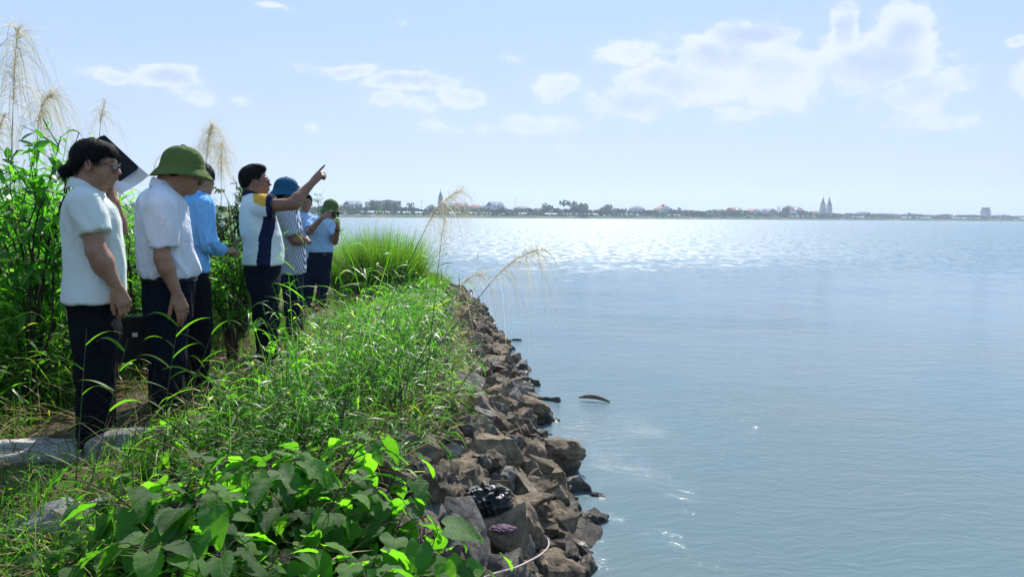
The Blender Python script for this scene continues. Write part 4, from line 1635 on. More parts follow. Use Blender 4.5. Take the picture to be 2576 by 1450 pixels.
        b.cap(wr + d * .02 * k + t * .018 * k - n * .006 * k, wr + d * .045 * k + t * .030 * k - n * .010 * k, .016 * k, .013 * k, .012)
        base = [(.030, .088), (.010, .093), (-.010, .089), (-.029, .080)]      # index .. little
        lens = [(.040, .025, .020), (.045, .028, .021), (.041, .026, .020), (.032, .020, .018)]
        for i in range(4):
            u, a0 = base[i]
            p = wr + d * a0 * k + t * u * k
            ang = curl[i]
            dirv_ = norm(d + t * (u * splay * 20))
            th = ang * .55
            rad = [.0088, .0082, .0075, .0066]
            if i == 3: rad = [x * .88 for x in rad]
            for j, L in enumerate(lens[i]):
                dv = dirv_ * math.cos(th) - n * math.sin(th)
                q = p + dv * L * k
                b.cap(p, q, rad[j] * k, rad[j + 1] * k, .0045 if j else .010)
                p = q
                th += ang * (1.15 if j == 0 else .8)
        # thumb
        p = wr + d * .030 * k + t * .030 * k - n * .006 * k
        dv = norm(d * math.cos(thumb[0]) + t * math.sin(thumb[0]) * 1.0 - n * .35)
        for j, L in enumerate((.038, .032, .026)):
            q = p + dv * L * k
            b.cap(p, q, (.0125, .0105, .0092)[j] * k, (.0105, .0095, .0078)[j] * k, .007)
            p = q
            dv = norm(dv + d * thumb[1] - t * thumb[1] * .6)
        return

    def sleeve(s, sdf, sh, end, r0, r1, k=.03):
        """a short sleeve ending in a flat cuff"""
        sh, end = np.asarray(sh), np.asarray(end)
        ax = norm(end - sh)
        L = np.linalg.norm(end - sh)

        def f(P):
            t = (P - sh) @ ax
            tc = np.clip(t, 0, L + .1)
            d = P - (sh + tc[:, None] * ax)
            dr = np.sqrt((d * d).sum(1)) - (r0 + (r1 - r0) * np.clip(t / L, 0, 1.2))
            return np.maximum(dr, t - L)
        r_ = max(r0, r1)
        sdf.fn(f, np.minimum(sh, end) - r_, np.maximum(sh, end) + r_, k)
        return ax, L

    def ring(s, c, ax, r, tube, name, mat, sq=1.0):
        """cuff or hem piping"""
        ax = norm(np.asarray(ax)); ref = np.array([0, 0, 1.0]) if abs(ax[2]) < .9 else np.array([1.0, 0, 0])
        a = norm(np.cross(ax, ref)); b = np.cross(ax, a)
        g = Geo(); g.tube([c + a * r * math.cos(t) + b * r * sq * math.sin(t) for t in np.linspace(0, 2 * math.pi, 25)], tube, 6)
        return g.build(name, mat, s.root, origin=s.o)

    def collar(s, mat, base, r=.066, front=0.0, h=.032, tilt=.35, open_=.5, flare=.018, drop=.04):
        """folded collar: stand, then a fall spreading to two points at the throat"""
        fw = s.er * math.cos(front) + s.ed * math.sin(front)
        lf = np.cross([0, 0, 1.0], fw)
        up = norm(np.array([0, 0, 1.0]) - fw * -tilt * .3)
        base = np.asarray(base)
        V, F = [], []
        na = 33
        for i in range(na):
            a = open_ * .5 + (2 * math.pi - open_) * i / (na - 1)
            rd = fw * math.cos(a) * 1.06 + lf * math.sin(a) * .98
            fr = max(0, math.cos(a))
            z0 = -fr * drop
            pt = 1 + .55 * max(0, math.cos(a)) ** 3
            prof = [(r * 1.00, z0 - .008), (r * .94, z0 + h), (r * .965, z0 + h + .004), (r + flare * .5, z0 + h * .55), (r + flare, z0 + h - h * 1.18 * pt), (r + flare - .003, z0 + h - h * 1.2 * pt)]
            for (q, z) in prof:
                V.append(base + rd * q + np.array([0, 0, z - tilt * .05 * math.cos(a)]))
        k = 6
        for i in range(na - 1):
            for j in range(k - 1):
                F.append((i * k + j, (i + 1) * k + j, (i + 1) * k + j + 1, i * k + j + 1))
        o_ = link('collar', mesh_np('collar', np.array(V) - s.o, np.array(F)), mat, s.root)
        md = o_.modifiers.new('t', 'SOLIDIFY'); md.thickness = .0025; md.offset = 0
        sb = o_.modifiers.new('s', 'SUBSURF'); sb.levels = 1; sb.render_levels = 1
        return o_

    def legs(s, rows_hip, kneeL, ankleL, kneeR, ankleR, r=(.088, .068, .055), hip_dd=.085, mat=None, res=.0075):
        g = SDF()
        t0 = rows_hip[0]
        rows_hip = [(t0[0], t0[1] + 7, t0[2] - 7, t0[3] - .022, t0[4])] + list(rows_hip[1:])
        s.loft(g, rows_hip, .03, 2.2, capr=.0)
        bot = s.rows(rows_hip)[0][1]
        for (kn, an, sg) in ((kneeL, ankleL, 1), (kneeR, ankleR, -1)):
            kn, an = np.asarray(kn), np.asarray(an)
            hp_ = bot + s.ed * hip_dd * sg + np.array([0, 0, .05])
            g.cap(hp_, kn, r[0], r[1], .035)
            g.cap(kn, an, r[1], r[2], .03)
            g.cap(an, an + np.array([0, 0, -.005]), r[2], r[2] * 1.04, .02)
        gzv = s.ground + .035
        g.fn(lambda P: gzv - P[:, 2], (0, 0, 0), (0, 0, 0), 0, 'i')
        o_ = s.make(g, 'trousers', mat or M['trouser'], res, fold=.006, stretch=(1, 1, .5), fscale=11)
        # body inside the clothes
        s.body.cap(kneeL, np.asarray(ankleL), .05, .036, .03); s.body.cap(bot + s.ed * hip_dd * .7, kneeL, .05, .045, .03)
        s.body.cap(kneeR, np.asarray(ankleR), .05, .036, .03); s.body.cap(bot - s.ed * hip_dd * .7, kneeR, .05, .045, .03)
        s.body.cap(bot + s.ed * .03, bot - s.ed * .03, .05, .05, .03)
        s.pelvis = bot
        return o_

    def shoes(s, ankles, yaw=0.0, mat=None):
        y_ = math.radians(yaw)
        fw = s.er * math.cos(y_) + s.ed * math.sin(y_)
        for an in ankles:
            an = np.array([an[0], an[1], s.ground + .01])
            g = SDF()
            g.cap(an + fw * -.05 + [0, 0, .04], an + fw * .10 + [0, 0, .030], .040, .036, .03)
            g.cap(an + fw * .10 + [0, 0, .030], an + fw * .17 + [0, 0, .022], .036, .026, .03)
            g.cap(an + [0, 0, .03], an + [0, 0, .10], .042, .038, .03)
            gz_ = an[2]
            g.fn(lambda P: gz_ - P[:, 2], (0, 0, 0), (0, 0, 0), 0, 'i')
            s.make(g, 'shoe', mat or M['leather'], .008)

    def finish(s):
        return s.make(s.body, 'body', s.sk, s.res, rnd=s.lips, sm=1)


def belt_ring(s, py, xl, xr, ry, mat, h=.034, dd=0.0, grow=.004, buckle=None):
    a, b = s.P(xl, py, dd), s.P(xr, py, dd)
    c = (a + b) / 2; A_ = np.linalg.norm(b - a) / 2 + grow; B_ = ry + grow
    V, F = [], []
    n = 44
    for i in range(n):
        t = 2 * math.pi * i / n
        ct, st = math.cos(t), math.sin(t)
        e = 2 / 2.3
        p = c + s.er * A_ * math.copysign(abs(ct) ** e, ct) + s.ed * B_ * math.copysign(abs(st) ** e, st)
        for q, z in ((0, -h / 2), (.004, -h / 2), (.004, h / 2), (0, h / 2)):
            V.append(p + (p - c) / np.linalg.norm(p - c) * q + np.array([0, 0, z]))
    for i in range(n):
        for j in range(3):
            F.append((i * 4 + j, ((i + 1) % n) * 4 + j, ((i + 1) % n) * 4 + j + 1, i * 4 + j + 1))
    bl = link('belt', mesh_np('belt', np.array(V) - s.o, np.array(F), smooth=False), mat, s.root)
    if buckle is not None:
        t = buckle
        p = c + s.er * A_ * math.cos(t) + s.ed * B_ * math.sin(t)
        nrm_ = norm(p - c); tg = np.cross([0, 0, 1.0], nrm_)
        g = Geo()
        q = [p + nrm_ * .008 + tg * x * .024 + np.array([0, 0, z * .018]) for x, z in ((-1, -1), (1, -1), (1, 1), (-1, 1), (-1, -1))]
        g.tube(q, .003, 4)
        g.build('buckle', M['metal'], bl, origin=s.o)
    return bl

# =================================================================== 1: woman with the bun
p = Person(238, 3.6, 1120, 'woman in a pale polo with hair in a bun and glasses, leftmost of the group')
white_polo = cloth('pale_polo_knit', (.66, .71, .68), .16, weave=1400, translucent=.12)
neck = p.P(222, 462)
p.head(p.P(224, 415, -.09), -20, 6, .99, neck=neck, neck_r=.050, jaw=.9)
p.body.cap(neck, p.P(232, 560), .06, .10, .05)
elb = p.P(243, 632, -.20); wri = p.P(294, 722, -.205); sh = p.P(218, 512, -.15)
p.arm(sh, elb, wri, (.051, .045, .026))
p.body.ell(p.P(258, 662, -.19), (.043, .041, .062), .03)
p.hand(wri, p.P(318, 775, -.21) - wri, -p.ed + p.er * .55, (.55, .65, .75, .85), side=-1, size=1.0, thumb=(.35, .2))
# far arm lifted, its hand pinching the folder beside the chin
wr2 = p.P(286, 508, .10); el2 = p.P(298, 575, .16)
p.arm(p.P(250, 510, .14), el2, wr2, (.05, .042, .027))
p.hand(wr2, p.P(281, 472, .10) - wr2, p.er * .8 - p.ed * .3, (.9, .9, .95, 1.0), side=1, size=.95, thumb=(.3, .3))
p.legs([(700, 168, 306, .15, 0), (760, 167, 307, .155, 0), (800, 172, 306, .155, 0), (860, 182, 304, .15, 0)], p.P(243, 935, .09), p.P(247, 1075, .09), p.P(240, 940, -.09), p.P(240, 1082, -.08), (.105, .088, .078), mat=M['trouser_b'])
p.shoes([p.P(250, 1100, .1), p.P(243, 1108, -.08)], 10)
p.finish()
p.face_bits()
p.glasses()


def bun(g):
    g.ell((-.132, 0, .060), (.036, .040, .033), .008)
    g.ell((-.098, 0, .085), (.030, .030, .035), .02)
    g.ell((.045, 0, .192), (.040, .060, .028), .03)
    g.ell((.066, .01, .165), (.020, .048, .024), .02)
    for e in (-1, 1):
        g.ell((.020, e * .072, .135), (.018, .012, .030), .012)


p.hair_cap([(-.2, .0), (-.095, .02), (-.075, .055), (-.045, .085), (-.028, .112), (.008, .118), (.022, .108), (.035, .118), (.060, .146), (.12, .152)], .007, bun, .003, seed=3, strand=.04, strand_lift=.06)
g = Geo()
g.tube([p.H((-.03, -.02, .232)), p.H((-.02, 0, .237)), p.H((-.02, .02, .232))], .006, 6)
g.build('hair_clip', M['trouser_c'], p.root, origin=p.o)
S = SDF()
p.loft(S, [(468, 190, 232, .09, 0), (480, 172, 250, .155, 0), (494, 165, 266, .18, 0), (508, 160, 281, .19, 0), (522, 157, 292, .19, 0), (557, 155, 305, .175, 0), (590, 157, 309, .165, 0), (625, 159, 314, .16, 0), (681, 162, 316, .17, 0), (737, 156, 314, .185, 0), (755, 154, 310, .19, 0)], .02)
ax1, L1 = p.sleeve(S, p.P(214, 512, -.155), p.P(239, 586, -.195), .078, .070, .016)
ax2, L2 = p.sleeve(S, p.P(250, 512, .13), p.P(292, 560, .16), .07, .062, .016)
p.make(S, 'shirt', white_polo, .0065, fold=.008, stretch=(1, 1, .5), fscale=5.2, sm=1)
p.collar(white_polo, p.P(222, 474), .072, math.radians(-10), .040, .3, .5)
g = Geo()
g.tube([p.P(286, 505, .10) + np.array([.031 * math.cos(t), .031 * math.sin(t), .004 * math.sin(t)]) for t in np.linspace(0, 6.283, 17)], .0018, 5)
g.build('bracelet', simple('red_string', (.45, .08, .05), .7), p.root, origin=p.o)
P1 = p

# the folder with its sheet of paper
A_, B_, C_, D_ = P1.P(261, 339, .16), P1.P(373, 444, .13), P1.P(300, 487, .10), P1.P(187, 386, .13)
nn_ = norm(np.cross(B_ - A_, D_ - A_))
if nn_ @ P1.ed > 0: nn_ = -nn_
def sheet(name, u0, u1, v0, v1, off, th, mat, curl=0.0, parent=None, origin=None, rc=0):
    nU, nV = 12, 8
    V, F = [], []
    for s_ in (0, 1):
        for i in range(nU + 1):
            for j in range(nV + 1):
                u, v = u0 + (u1 - u0) * i / nU, v0 + (v1 - v0) * j / nV
                if rc:
                    cu, cv = (i / nU - .5) * 2, (j / nV - .5) * 2
                    if abs(cu) == 1 and abs(cv) == 1:
                        u -= math.copysign(rc, cu); v -= math.copysign(rc * 1.4, cv)
                q = A_ + (B_ - A_) * u + (D_ - A_) * v
                q = q + nn_ * (off - s_ * th + curl * (max(0, u - .6) ** 2) * (1 - .6 * v) - curl * .3 * math.sin(v * 5) * u)
                V.append(q - origin)
    k = (nU + 1) * (nV + 1)
    for s_ in (0, 1):
        for i in range(nU):
            for j in range(nV):
                a = s_ * k + i * (nV + 1) + j
                F.append((a, a + nV + 1, a + nV + 2, a + 1) if s_ else (a, a + 1, a + nV + 2, a + nV + 1))
    for i in range(nU):
        for j in (0, nV):
            a = i * (nV + 1) + j
            F.append((a, a + nV + 1, a + nV + 1 + k, a + k))
    for j in range(nV):
        for i in (0, nU):
            a = i * (nV + 1) + j
            F.append((a, a + 1, a + 1 + k, a + k))
    return link(name, mesh_np(name, np.array(V), np.array(F), smooth=False), mat, parent)
fo = (A_ + C_) / 2
root = empty('document_folder', tuple(fo), 'black folder with white paper, held up behind the woman\'s face', 'folder')
sheet('paper', 0, 1.0, -.02, 1.02, 0, .001, simple('white_paper', (.72, .72, .74), .7, .3, .03, 20), .10, root, fo)
sheet('cover', 0.0, .80, .0, .86, .012, .006, simple('black_cover', (.008, .009, .012), .6, .2, .2, 30), 0, root, fo, .018)

# =================================================================== 2: man with the olive helmet
p = Person(425, 4.4, 1082, 'man in white short-sleeved shirt and olive green pith helmet, head bowed')
shirt2 = cloth('white_shirt_cotton', (.74, .75, .84), .26, translucent=.10)
neck = p.P(428, 462, 0)
p.head(p.P(462, 440, -.08), 4, 17, 1.0, neck=neck, neck_r=.062, jaw=1.05)
p.body.cap(neck, p.P(420, 560), .07, .10, .05)
sh = p.P(402, 522, -.16); elb = p.P(409, 650, -.215); wri = p.P(445, 738, -.235)
p.arm(sh, elb, wri, (.052, .046, .028))
p.hand(wri, p.P(462, 790, -.245) - wri, -p.ed + p.er * .6, (.25, .35, .5, .6), side=-1, size=1.12, thumb=(.45, .1))
el2 = p.P(400, 655, .20); wr2 = p.P(374, 760, .19)
p.arm(p.P(405, 522, .16), el2, wr2, (.058, .05, .03))
p.hand(wr2, (0, 0, -1), -p.er, (1.3, 1.3, 1.3, 1.3), side=-1, size=1.05)
p.legs([(672, 352, 497, .165, 0), (700, 357, 491, .165, 0), (745, 358, 489, .165, 0), (800, 362, 484, .16, 0)], p.P(415, 900, .09), p.P(408, 1045, .09), p.P(425, 905, -.09), p.P(415, 1052, -.10), (.115, .09, .075), mat=M['trouser'])
p.shoes([p.P(415, 1060, .1), p.P(425, 1068, -.1)], 5)
p.finish()
p.face_bits()
p.hair_cap([(-.2, .05), (-.07, .06), (-.04, .09), (-.02, .118), (.03, .125), (.055, .16), (.12, .17)], .004, None, .0015, seed=5)
hel_g = cloth('olive_felt', (.085, .13, .034), .2, 1200, .85)
p.helmet(hel_g, tilt=-13, size=.97)
S = SDF()
p.loft(S, [(463, 388, 424, .09, 0), (474, 369, 436, .15, 0), (486, 358, 447, .185, 0), (503, 348, 461, .20, 0), (518, 345, 468, .20, 0), (545, 342, 473, .19, 0), (585, 342, 485, .18, 0), (625, 345, 493, .175, 0), (665, 349, 501, .175, 0), (685, 351, 502, .18, 0), (694, 355, 494, .172, 0)], .02)
ax1, L1 = p.sleeve(S, p.P(402, 520, -.165), p.P(411, 622, -.195), .092, .080, .016)
p.sleeve(S, p.P(405, 520, .165), p.P(402, 620, .20), .092, .080, .016)
p.make(S, 'shirt', shirt2, .0065, fold=.013, stretch=(1, 1, .45), fscale=5.2, sm=1)
p.collar(shirt2, p.P(421, 476), .078, math.radians(0), .046, .5, .45, drop=.05)
belt_ring(p, 696, 356, 492, .167, M['leather'], .032, buckle=-.45)
P2 = p

# black briefcase
p = P1
c0 = P2.P(343, 845, .17)
root = empty('briefcase', tuple(c0 - np.array([0, 0, .16])), 'black leather briefcase held between the woman and the olive-helmet man', 'briefcase')
g = Geo(); g.box((-.16, -.045, 0), (.13, .045, .29)); b_ = g.build('case', M['leather'], root, smooth=False)
md = b_.modifiers.new('b', 'BEVEL'); md.width = .015; md.segments = 3
root.rotation_euler = (0, 0, -P2.az)
g = Geo(); g.tube([(-.07, 0, .285), (-.065, 0, .315), (0, 0, .325), (.065, 0, .315), (.07, 0, .285)], .008, 8); g.build('handle', M['leather'], root)
g = Geo(); g.box((-.155, -.049, .17), (.125, -.0455, .284)); g.build('flap', M['leather'], root, smooth=False)
g = Geo(); g.box((-.02, -.053, .165), (.01, -.0492, .19)); g.build('clasp', M['metal'], root, smooth=False)

# =================================================================== 3: man in blue long sleeves
p = Person(495, 5.2, 1000, 'man in bright blue long-sleeved shirt looking down, half hidden behind the olive helmet')
shirt3 = cloth('sky_blue_shirt', (.20, .48, .88), .26, translucent=.12)
neck = p.P(497, 483, 0)
p.head(p.P(519, 456, -.055), 42, 30, 1.04, neck=neck, neck_r=.058)
p.body.cap(neck, p.P(490, 560), .07, .10, .05)
sh = p.P(512, 528, -.12); elb = p.P(524, 612, -.16); wri = p.P(560, 632, -.03)
p.arm(sh, elb, wri, (.05, .042, .028))
p.hand(wri, p.P(577, 630, .0) - wri, np.array([0, 0, 1]) - p.ed * .5, (.7, .8, .9, 1.0), side=1, size=1.0, thumb=(.4, .3))
p.legs([(668, 464, 526, .16, 0), (690, 464, 523, .16, 0), (740, 466, 521, .155, 0)], p.P(498, 815, .08), p.P(492, 940, .08), p.P(503, 820, -.08), p.P(497, 950, -.08), (.098, .08, .068), mat=M['trouser_b'])
p.shoes([p.P(495, 960, .08), p.P(498, 965, -.08)], 30)
p.finish()
p.hair_cap([(-.2, .03), (-.06, .045), (-.035, .085), (-.02, .125), (.02, .125), (.045, .155), (.08, .172), (.14, .175)], .012, None, .004, seed=7)
S = SDF()
p.loft(S, [(486, 480, 514, .08, 0), (497, 463, 530, .14, 0), (513, 455, 534, .185, 0), (545, 452, 530, .185, 0), (585, 454, 520, .17, 0), (630, 458, 519, .165, 0), (660, 460, 525, .17, 0), (680, 461, 526, .172, 0)], .02)
p.sleeve(S, p.P(508, 520, -.14), p.P(524, 612, -.165), .076, .062, .016)
p.sleeve(S, p.P(524, 612, -.165), p.P(556, 630, -.045), .060, .042, .03)
p.sleeve(S, p.P(500, 520, .15), p.P(520, 612, .18), .07, .06, .016)
p.make(S, 'shirt', shirt3, .0075, fold=.013, stretch=(1, 1, .5), fscale=9)
p.collar(shirt3, p.P(495, 489), .073, math.radians(42), .042, .5, .5)
root = None
wrp = p.P(583, 622, .0)
g = Geo()
for i in range(26):
    a = RNG.uniform(-.9, .9); b = RNG.uniform(-.5, .5)
    g.tube([wrp, wrp + np.array(p.er) * .05 * math.cos(a) + np.array([0, 0, .035 + .03 * math.sin(a)]) + p.ed * .02 * b, wrp + np.array(p.er) * .10 * math.cos(a) + np.array([0, 0, .05 + .07 * math.sin(a)]) + p.ed * .04 * b], [.0014, .0012, .001], 3, RNG.random())
tag(g.build('grass_tuft', M['plume'], None, None), 'little dry seed head in the hand of the man in bright blue sleeves', 'grass sprig')
P3 = p

# =================================================================== 4: the pointing man
p = Person(658, 5.75, 905, 'man in white, navy and yellow polo pointing across the river with one raised arm', 'skin_b')
pl_w = cloth('white_polo_knit', (.74, .80, .78), .16, 1300, translucent=.14)
pl_n = cloth('navy_polo_knit', (.008, .014, .05), .25, 1300)
pl_y = cloth('mustard_polo_knit', (.62, .36, .05), .3, 1300)
neck = p.P(642, 490, 0)
p.head(p.P(643, 458, -.08), 6, -3, 1.01, neck=neck, neck_r=.062, jaw=1.12)
p.body.cap(neck, p.P(650, 590), .07, .12, .05)
sh = p.P(662, 518, -.17); elb = p.P(735, 514, -.22); wri = p.P(786, 459, -.12)
p.arm(sh, elb, wri, (.055, .046, .028))
p.body.ell(p.P(744, 508, -.215), (.042, .039, .046), .03)
p.hand(wri, p.P(806, 438, -.10) - wri, np.array([0, 0, 1.0]) - p.ed * .55, (.05, 1.35, 1.5, 1.5), side=1, size=1.08, thumb=(.25, .5))
p.arm(p.P(655, 518, .17), p.P(668, 600, .22), p.P(690, 650, .16), (.055, .045, .03))
p.legs([(640, 614, 708, .17, 0), (662, 613, 706, .17, 0), (700, 619, 705, .165, 0), (730, 625, 704, .16, 0)], p.P(668, 800, .09), p.P(672, 880, .09), p.P(672, 802, -.09), p.P(672, 885, -.09), (.115, .092, .078), mat=M['trouser'])
p.shoes([p.P(672, 896, .09), p.P(672, 900, -.09)], 5)
p.finish()
p.face_bits()
p.glasses()


def short_back(g):
    g.ell((.055, 0, .205), (.036, .050, .022), .02)
    g.ell((.02, 0, .225), (.06, .05, .022), .02)


p.hair_cap([(-.2, .06), (-.075, .065), (-.045, .09), (-.03, .122), (.018, .118), (.032, .14), (.055, .176), (.14, .185)], .010, short_back, .004, seed=9)
S = SDF()
p.loft(S, [(488, 624, 656, .10, 0), (497, 614, 668, .15, 0), (507, 609, 679, .19, 0), (521, 606, 686, .20, 0), (545, 604, 694, .19, 0), (585, 606, 706, .185, 0), (625, 612, 713, .18, 0), (650, 611, 712, .185, 0), (663, 611, 712, .19, 0)], .02)
axs, Ls = p.sleeve(S, p.P(655, 519, -.165), p.P(686, 519, -.19), .088, .094, .016)
p.sleeve(S, p.P(655, 520, .165), p.P(662, 575, .2), .088, .08, .016)
shp = p.P(655, 519, -.165)


def p4mat(c):
    """0 white, 1 navy side panel, 2 mustard shoulder"""
    x = (c - p.P(655, 519)) @ p.er
    z = c[:, 2]
    dd = (c - p.P(655, 519)) @ p.ed
    m_ = np.zeros(len(c), int)
    z0 = p.P(660, 545)[2]
    wav = .004 * np.sin(z * 30)
    xa = np.interp(z, [p.P(660, 660)[2], p.P(660, 600)[2], p.P(660, 575)[2], z0], [(p.P(650, 660) - p.P(655, 519)) @ p.er - .01, (p.P(650, 600) - p.P(655, 519)) @ p.er, (p.P(657, 560) - p.P(655, 519)) @ p.er, (p.P(661, 545) - p.P(655, 519)) @ p.er])
    side = (x > xa + wav) & (x < xa + .10) & (z < z0 + .004) & (np.abs(dd) > .06)
    m_[side] = 1
    t = (c - shp) @ axs
    zt = p.P(655, 512)[2] - .40 * np.maximum(x, -.2)
    m_[(z > zt - .015) & (x > -.05) & (z > p.P(655, 520)[2])] = 2
    m_[(t > Ls - .026) & (dd < -.1) & (c[:, 2] > p.P(600, 556)[2])] = 1
    return m_


p.make(S, 'shirt', [pl_w, pl_n, pl_y], .005, fold=.010, stretch=(1, 1, .5), fscale=5.2, mi=p4mat)
p.collar(pl_n, p.P(641, 492), .078, math.radians(6), .042, .2, .5)
P4m = p

# =================================================================== 5: blue helmet, arms crossed
p = Person(737, 7.3, 830, 'man with blue pith helmet and striped shirt, arms crossed, partly behind the pointing man', 'skin_b', .006)


def stripes(N, oc):
    x, y, z = N.sep(oc)
    u = N.math('ADD', N.math('MULTIPLY', x, 1.0), N.math('MULTIPLY', z, .18))
    w = N.math('PINGPONG', N.math('MULTIPLY', u, 80), .5)
    m1 = N.mapr(w, .16, .26, 0, 1)
    return N.mix(m1, (.035, .05, .14, 1), (.66, .68, .74, 1))


shirt5 = cloth('navy_striped_shirt', (.5, .5, .6), .3, pattern=stripes, translucent=.08)
neck = p.P(722, 516, 0)
p.head(p.P(724, 490, -.08), 8, 6, 1.03, neck=neck, neck_r=.056)
p.body.cap(neck, p.P(730, 600), .07, .10, .05)
sh = p.P(722, 545, -.16); elb = p.P(742, 604, -.20); wri = p.P(766, 606, -.14)
p.arm(sh, elb, wri, (.052, .046, .030))
p.hand(wri, p.P(775, 603, -.08) - wri, -p.ed + np.array([0, 0, .5]), (1.1, 1.1, 1.2, 1.2), side=1, size=.95)
el2 = p.P(752, 612, .18); wr2 = p.P(770, 602, -.06)
p.arm(p.P(735, 545, .15), el2, wr2, (.05, .044, .03))
p.hand(p.P(774, 612, -.13), p.P(756, 600, -.19) - p.P(774, 612, -.13), np.array([0, 0, .2]) - p.ed, (.55, .6, .65, .7), side=-1, size=.95, splay=.02)
p.legs([(670, 706, 765, .16, 0), (690, 706, 763, .16, 0), (715, 708, 762, .155, 0)], p.P(740, 770, .08), p.P(742, 820, .08), p.P(738, 772, -.08), p.P(738, 822, -.08), (.105, .085, .075), mat=M['trouser_c'], res=.009)
p.shoes([p.P(740, 825, .08), p.P(740, 828, -.08)], 5)
p.finish()
p.face_bits()
p.hair_cap([(-.2, .05), (-.07, .06), (-.04, .09), (-.02, .118), (.03, .125), (.055, .16), (.12, .17)], .004, None, .0015, seed=5)
hel_b = cloth('petrol_blue_felt', (.012, .085, .16), .2, 1200, .8)
h = p.helmet(hel_b, tilt=-4, size=.93)
g = Geo(); c_ = p.H((.105, -.012, .195)); g.tube([c_ - p.hR[:, 0] * .01, c_ + p.hR[:, 0] * .006], [.013, .013], 5)
g.build('badge', simple('red_badge', (.55, .03, .02), .4), h, origin=p.o)
S = SDF()
p.loft(S, [(512, 712, 738, .08, 0), (522, 703, 747, .14, 0), (532, 699, 752, .18, 0), (560, 700, 757, .185, 0), (600, 703, 762, .175, 0), (640, 707, 768, .175, 0), (675, 706, 771, .18, 0), (687, 705, 769, .185, 0)], .02)
p.sleeve(S, p.P(722, 542, -.165), p.P(739, 591, -.19), .084, .078, .016)
p.sleeve(S, p.P(730, 542, .16), p.P(745, 588, .18), .08, .075, .016)
p.make(S, 'shirt', shirt5, .009, fold=.008, stretch=(1, 1, .5), fscale=5.2)
p.collar(shirt5, p.P(724, 518), .072, math.radians(8), .04, .3, .5)
g = Geo()
g.tube([p.P(772, 611, -.135) + .034 * (math.cos(t) * np.array([0, 0, 1]) + math.sin(t) * norm(p.ed + p.er * .3)) for t in np.linspace(0, 6.283, 17)], .004, 5)
g.build('wristwatch', M['metal'], p.root, origin=p.o)
g = Geo(); c_ = p.P(727, 688, -.185)
g.tube([c_, c_ + [0, 0, -.03]], .006, 6); g.tube([c_ + [.01, 0, -.02], c_ + [.012, 0, -.07]], .008, 6); g.build('key_ring', M['leather'], p.root, origin=p.o)

# =================================================================== 6: man in checked shirt facing the camera
p = Person(766, 10.9, 792, 'smiling bare-headed man in light blue checked shirt facing the camera', 'skin', .0065)


def checks(N, oc):
    x, y, z = N.sep(oc)
    a = N.math('PINGPONG', N.math('MULTIPLY', x, 34), .5)
    b = N.math('PINGPONG', N.math('MULTIPLY', z, 34), .5)
    m1 = N.math('MAXIMUM', N.mapr(a, .40, .44), N.mapr(b, .40, .44))
    m2 = N.math('MULTIPLY', N.mapr(a, .15, .2), N.mapr(b, .15, .2))
    c = N.mix(m2, (.16, .33, .66, 1), (.27, .45, .76, 1))
    return N.mix(N.math('MULTIPLY', m1, .8), c, (.72, .78, .84, 1))


shirt6 = cloth('blue_checked_shirt', (.3, .5, .8), .3, pattern=checks, translucent=.08)
neck = p.P(766, 541, .03)
p.head(p.P(766, 511) + np.array([-.07 * p.er[0], 0, 0]), -84, 4, 1.14, neck=neck, neck_r=.058)
# ear anchor is off to the side for a frontal face: recentre
p.body.cap(neck, p.P(764, 600), .07, .10, .05)
for sx, dx_ in ((-1, -33), (1, 30)):
    p.arm(p.P(764 + dx_, 563), p.P(764 + dx_ * 1.25, 606, .02), p.P(764 + dx_ * 1.2, 650, -.03), (.05, .042, .03))
    p.hand(p.P(764 + dx_ * 1.2, 650, -.03), (0, 0, -1), p.er * sx, (.4, .4, .5, .5), side=-sx)
p.legs([(630, 742, 786, .12, 0), (650, 740, 788, .12, 0), (680, 741, 787, .115, 0)], p.P(757, 725, 0), p.P(756, 785, 0), p.P(773, 725, 0), p.P(774, 785, 0), (.08, .07, .065), .0, mat=M['trouser'], res=.010)
p.shoes([p.P(756, 790), p.P(774, 790)], -80)
p.finish()
p.face_bits(.0038)
p.hair_cap([(-.2, .05), (-.07, .06), (-.04, .09), (-.02, .122), (.03, .13), (.055, .168), (.14, .178)], .012, lambda g: g.ell((.045, 0, .205), (.045, .06, .024), .02), .005, seed=12)
S = SDF()
p.loft(S, [(533, 754, 778, .06, 0.02), (541, 742, 789, .10, 0.01), (549, 733, 797, .125, 0), (580, 733, 796, .13, 0), (620, 738, 791, .125, 0), (650, 738, 790, .13, 0)], .02)
for dx_ in (-33, 30):
    p.sleeve(S, p.P(764 + dx_ * .85, 556), p.P(764 + dx_ * 1.2, 598, .01), .075, .07, .016)
p.make(S, 'shirt', shirt6, .0095, fold=.007, stretch=(1, 1, .5), fscale=5.2)
p.collar(shirt6, p.P(766, 541, .03), .072, math.radians(-84), .04, .3, .7)

# =================================================================== 7: man photographing
p = Person(808, 10.5, 780, 'man in pale blue shirt and green helmet holding up a phone to take a picture', 'skin', .0065)
shirt7 = cloth('pale_blue_shirt', (.42, .62, .92), .26, translucent=.1)
neck = p.P(813, 548, .02)
p.head(p.P(822, 532, 0.0), -55, 6, 1.05, neck=neck, neck_r=.058)
p.body.cap(neck, p.P(806, 600), .07, .10, .05)
e1, w1 = p.P(777, 583, -.27), p.P(811, 547, -.37)
p.arm(p.P(785, 563, -.04), e1, w1, (.052, .045, .03))
p.hand(w1, p.P(829, 537, -.40) - w1, np.array([0, 0, .6]) - p.ed, (.5, .6, .7, .8), side=1, size=1.05)
e2, w2 = p.P(842, 608, -.16), p.P(850, 574, -.34)
p.arm(p.P(826, 562, .02), e2, w2, (.05, .044, .029))
p.hand(w2, p.P(849, 549, -.38) - w2, p.er - p.ed, (.9, 1.0, 1.0, 1.0), side=-1, size=1.05)
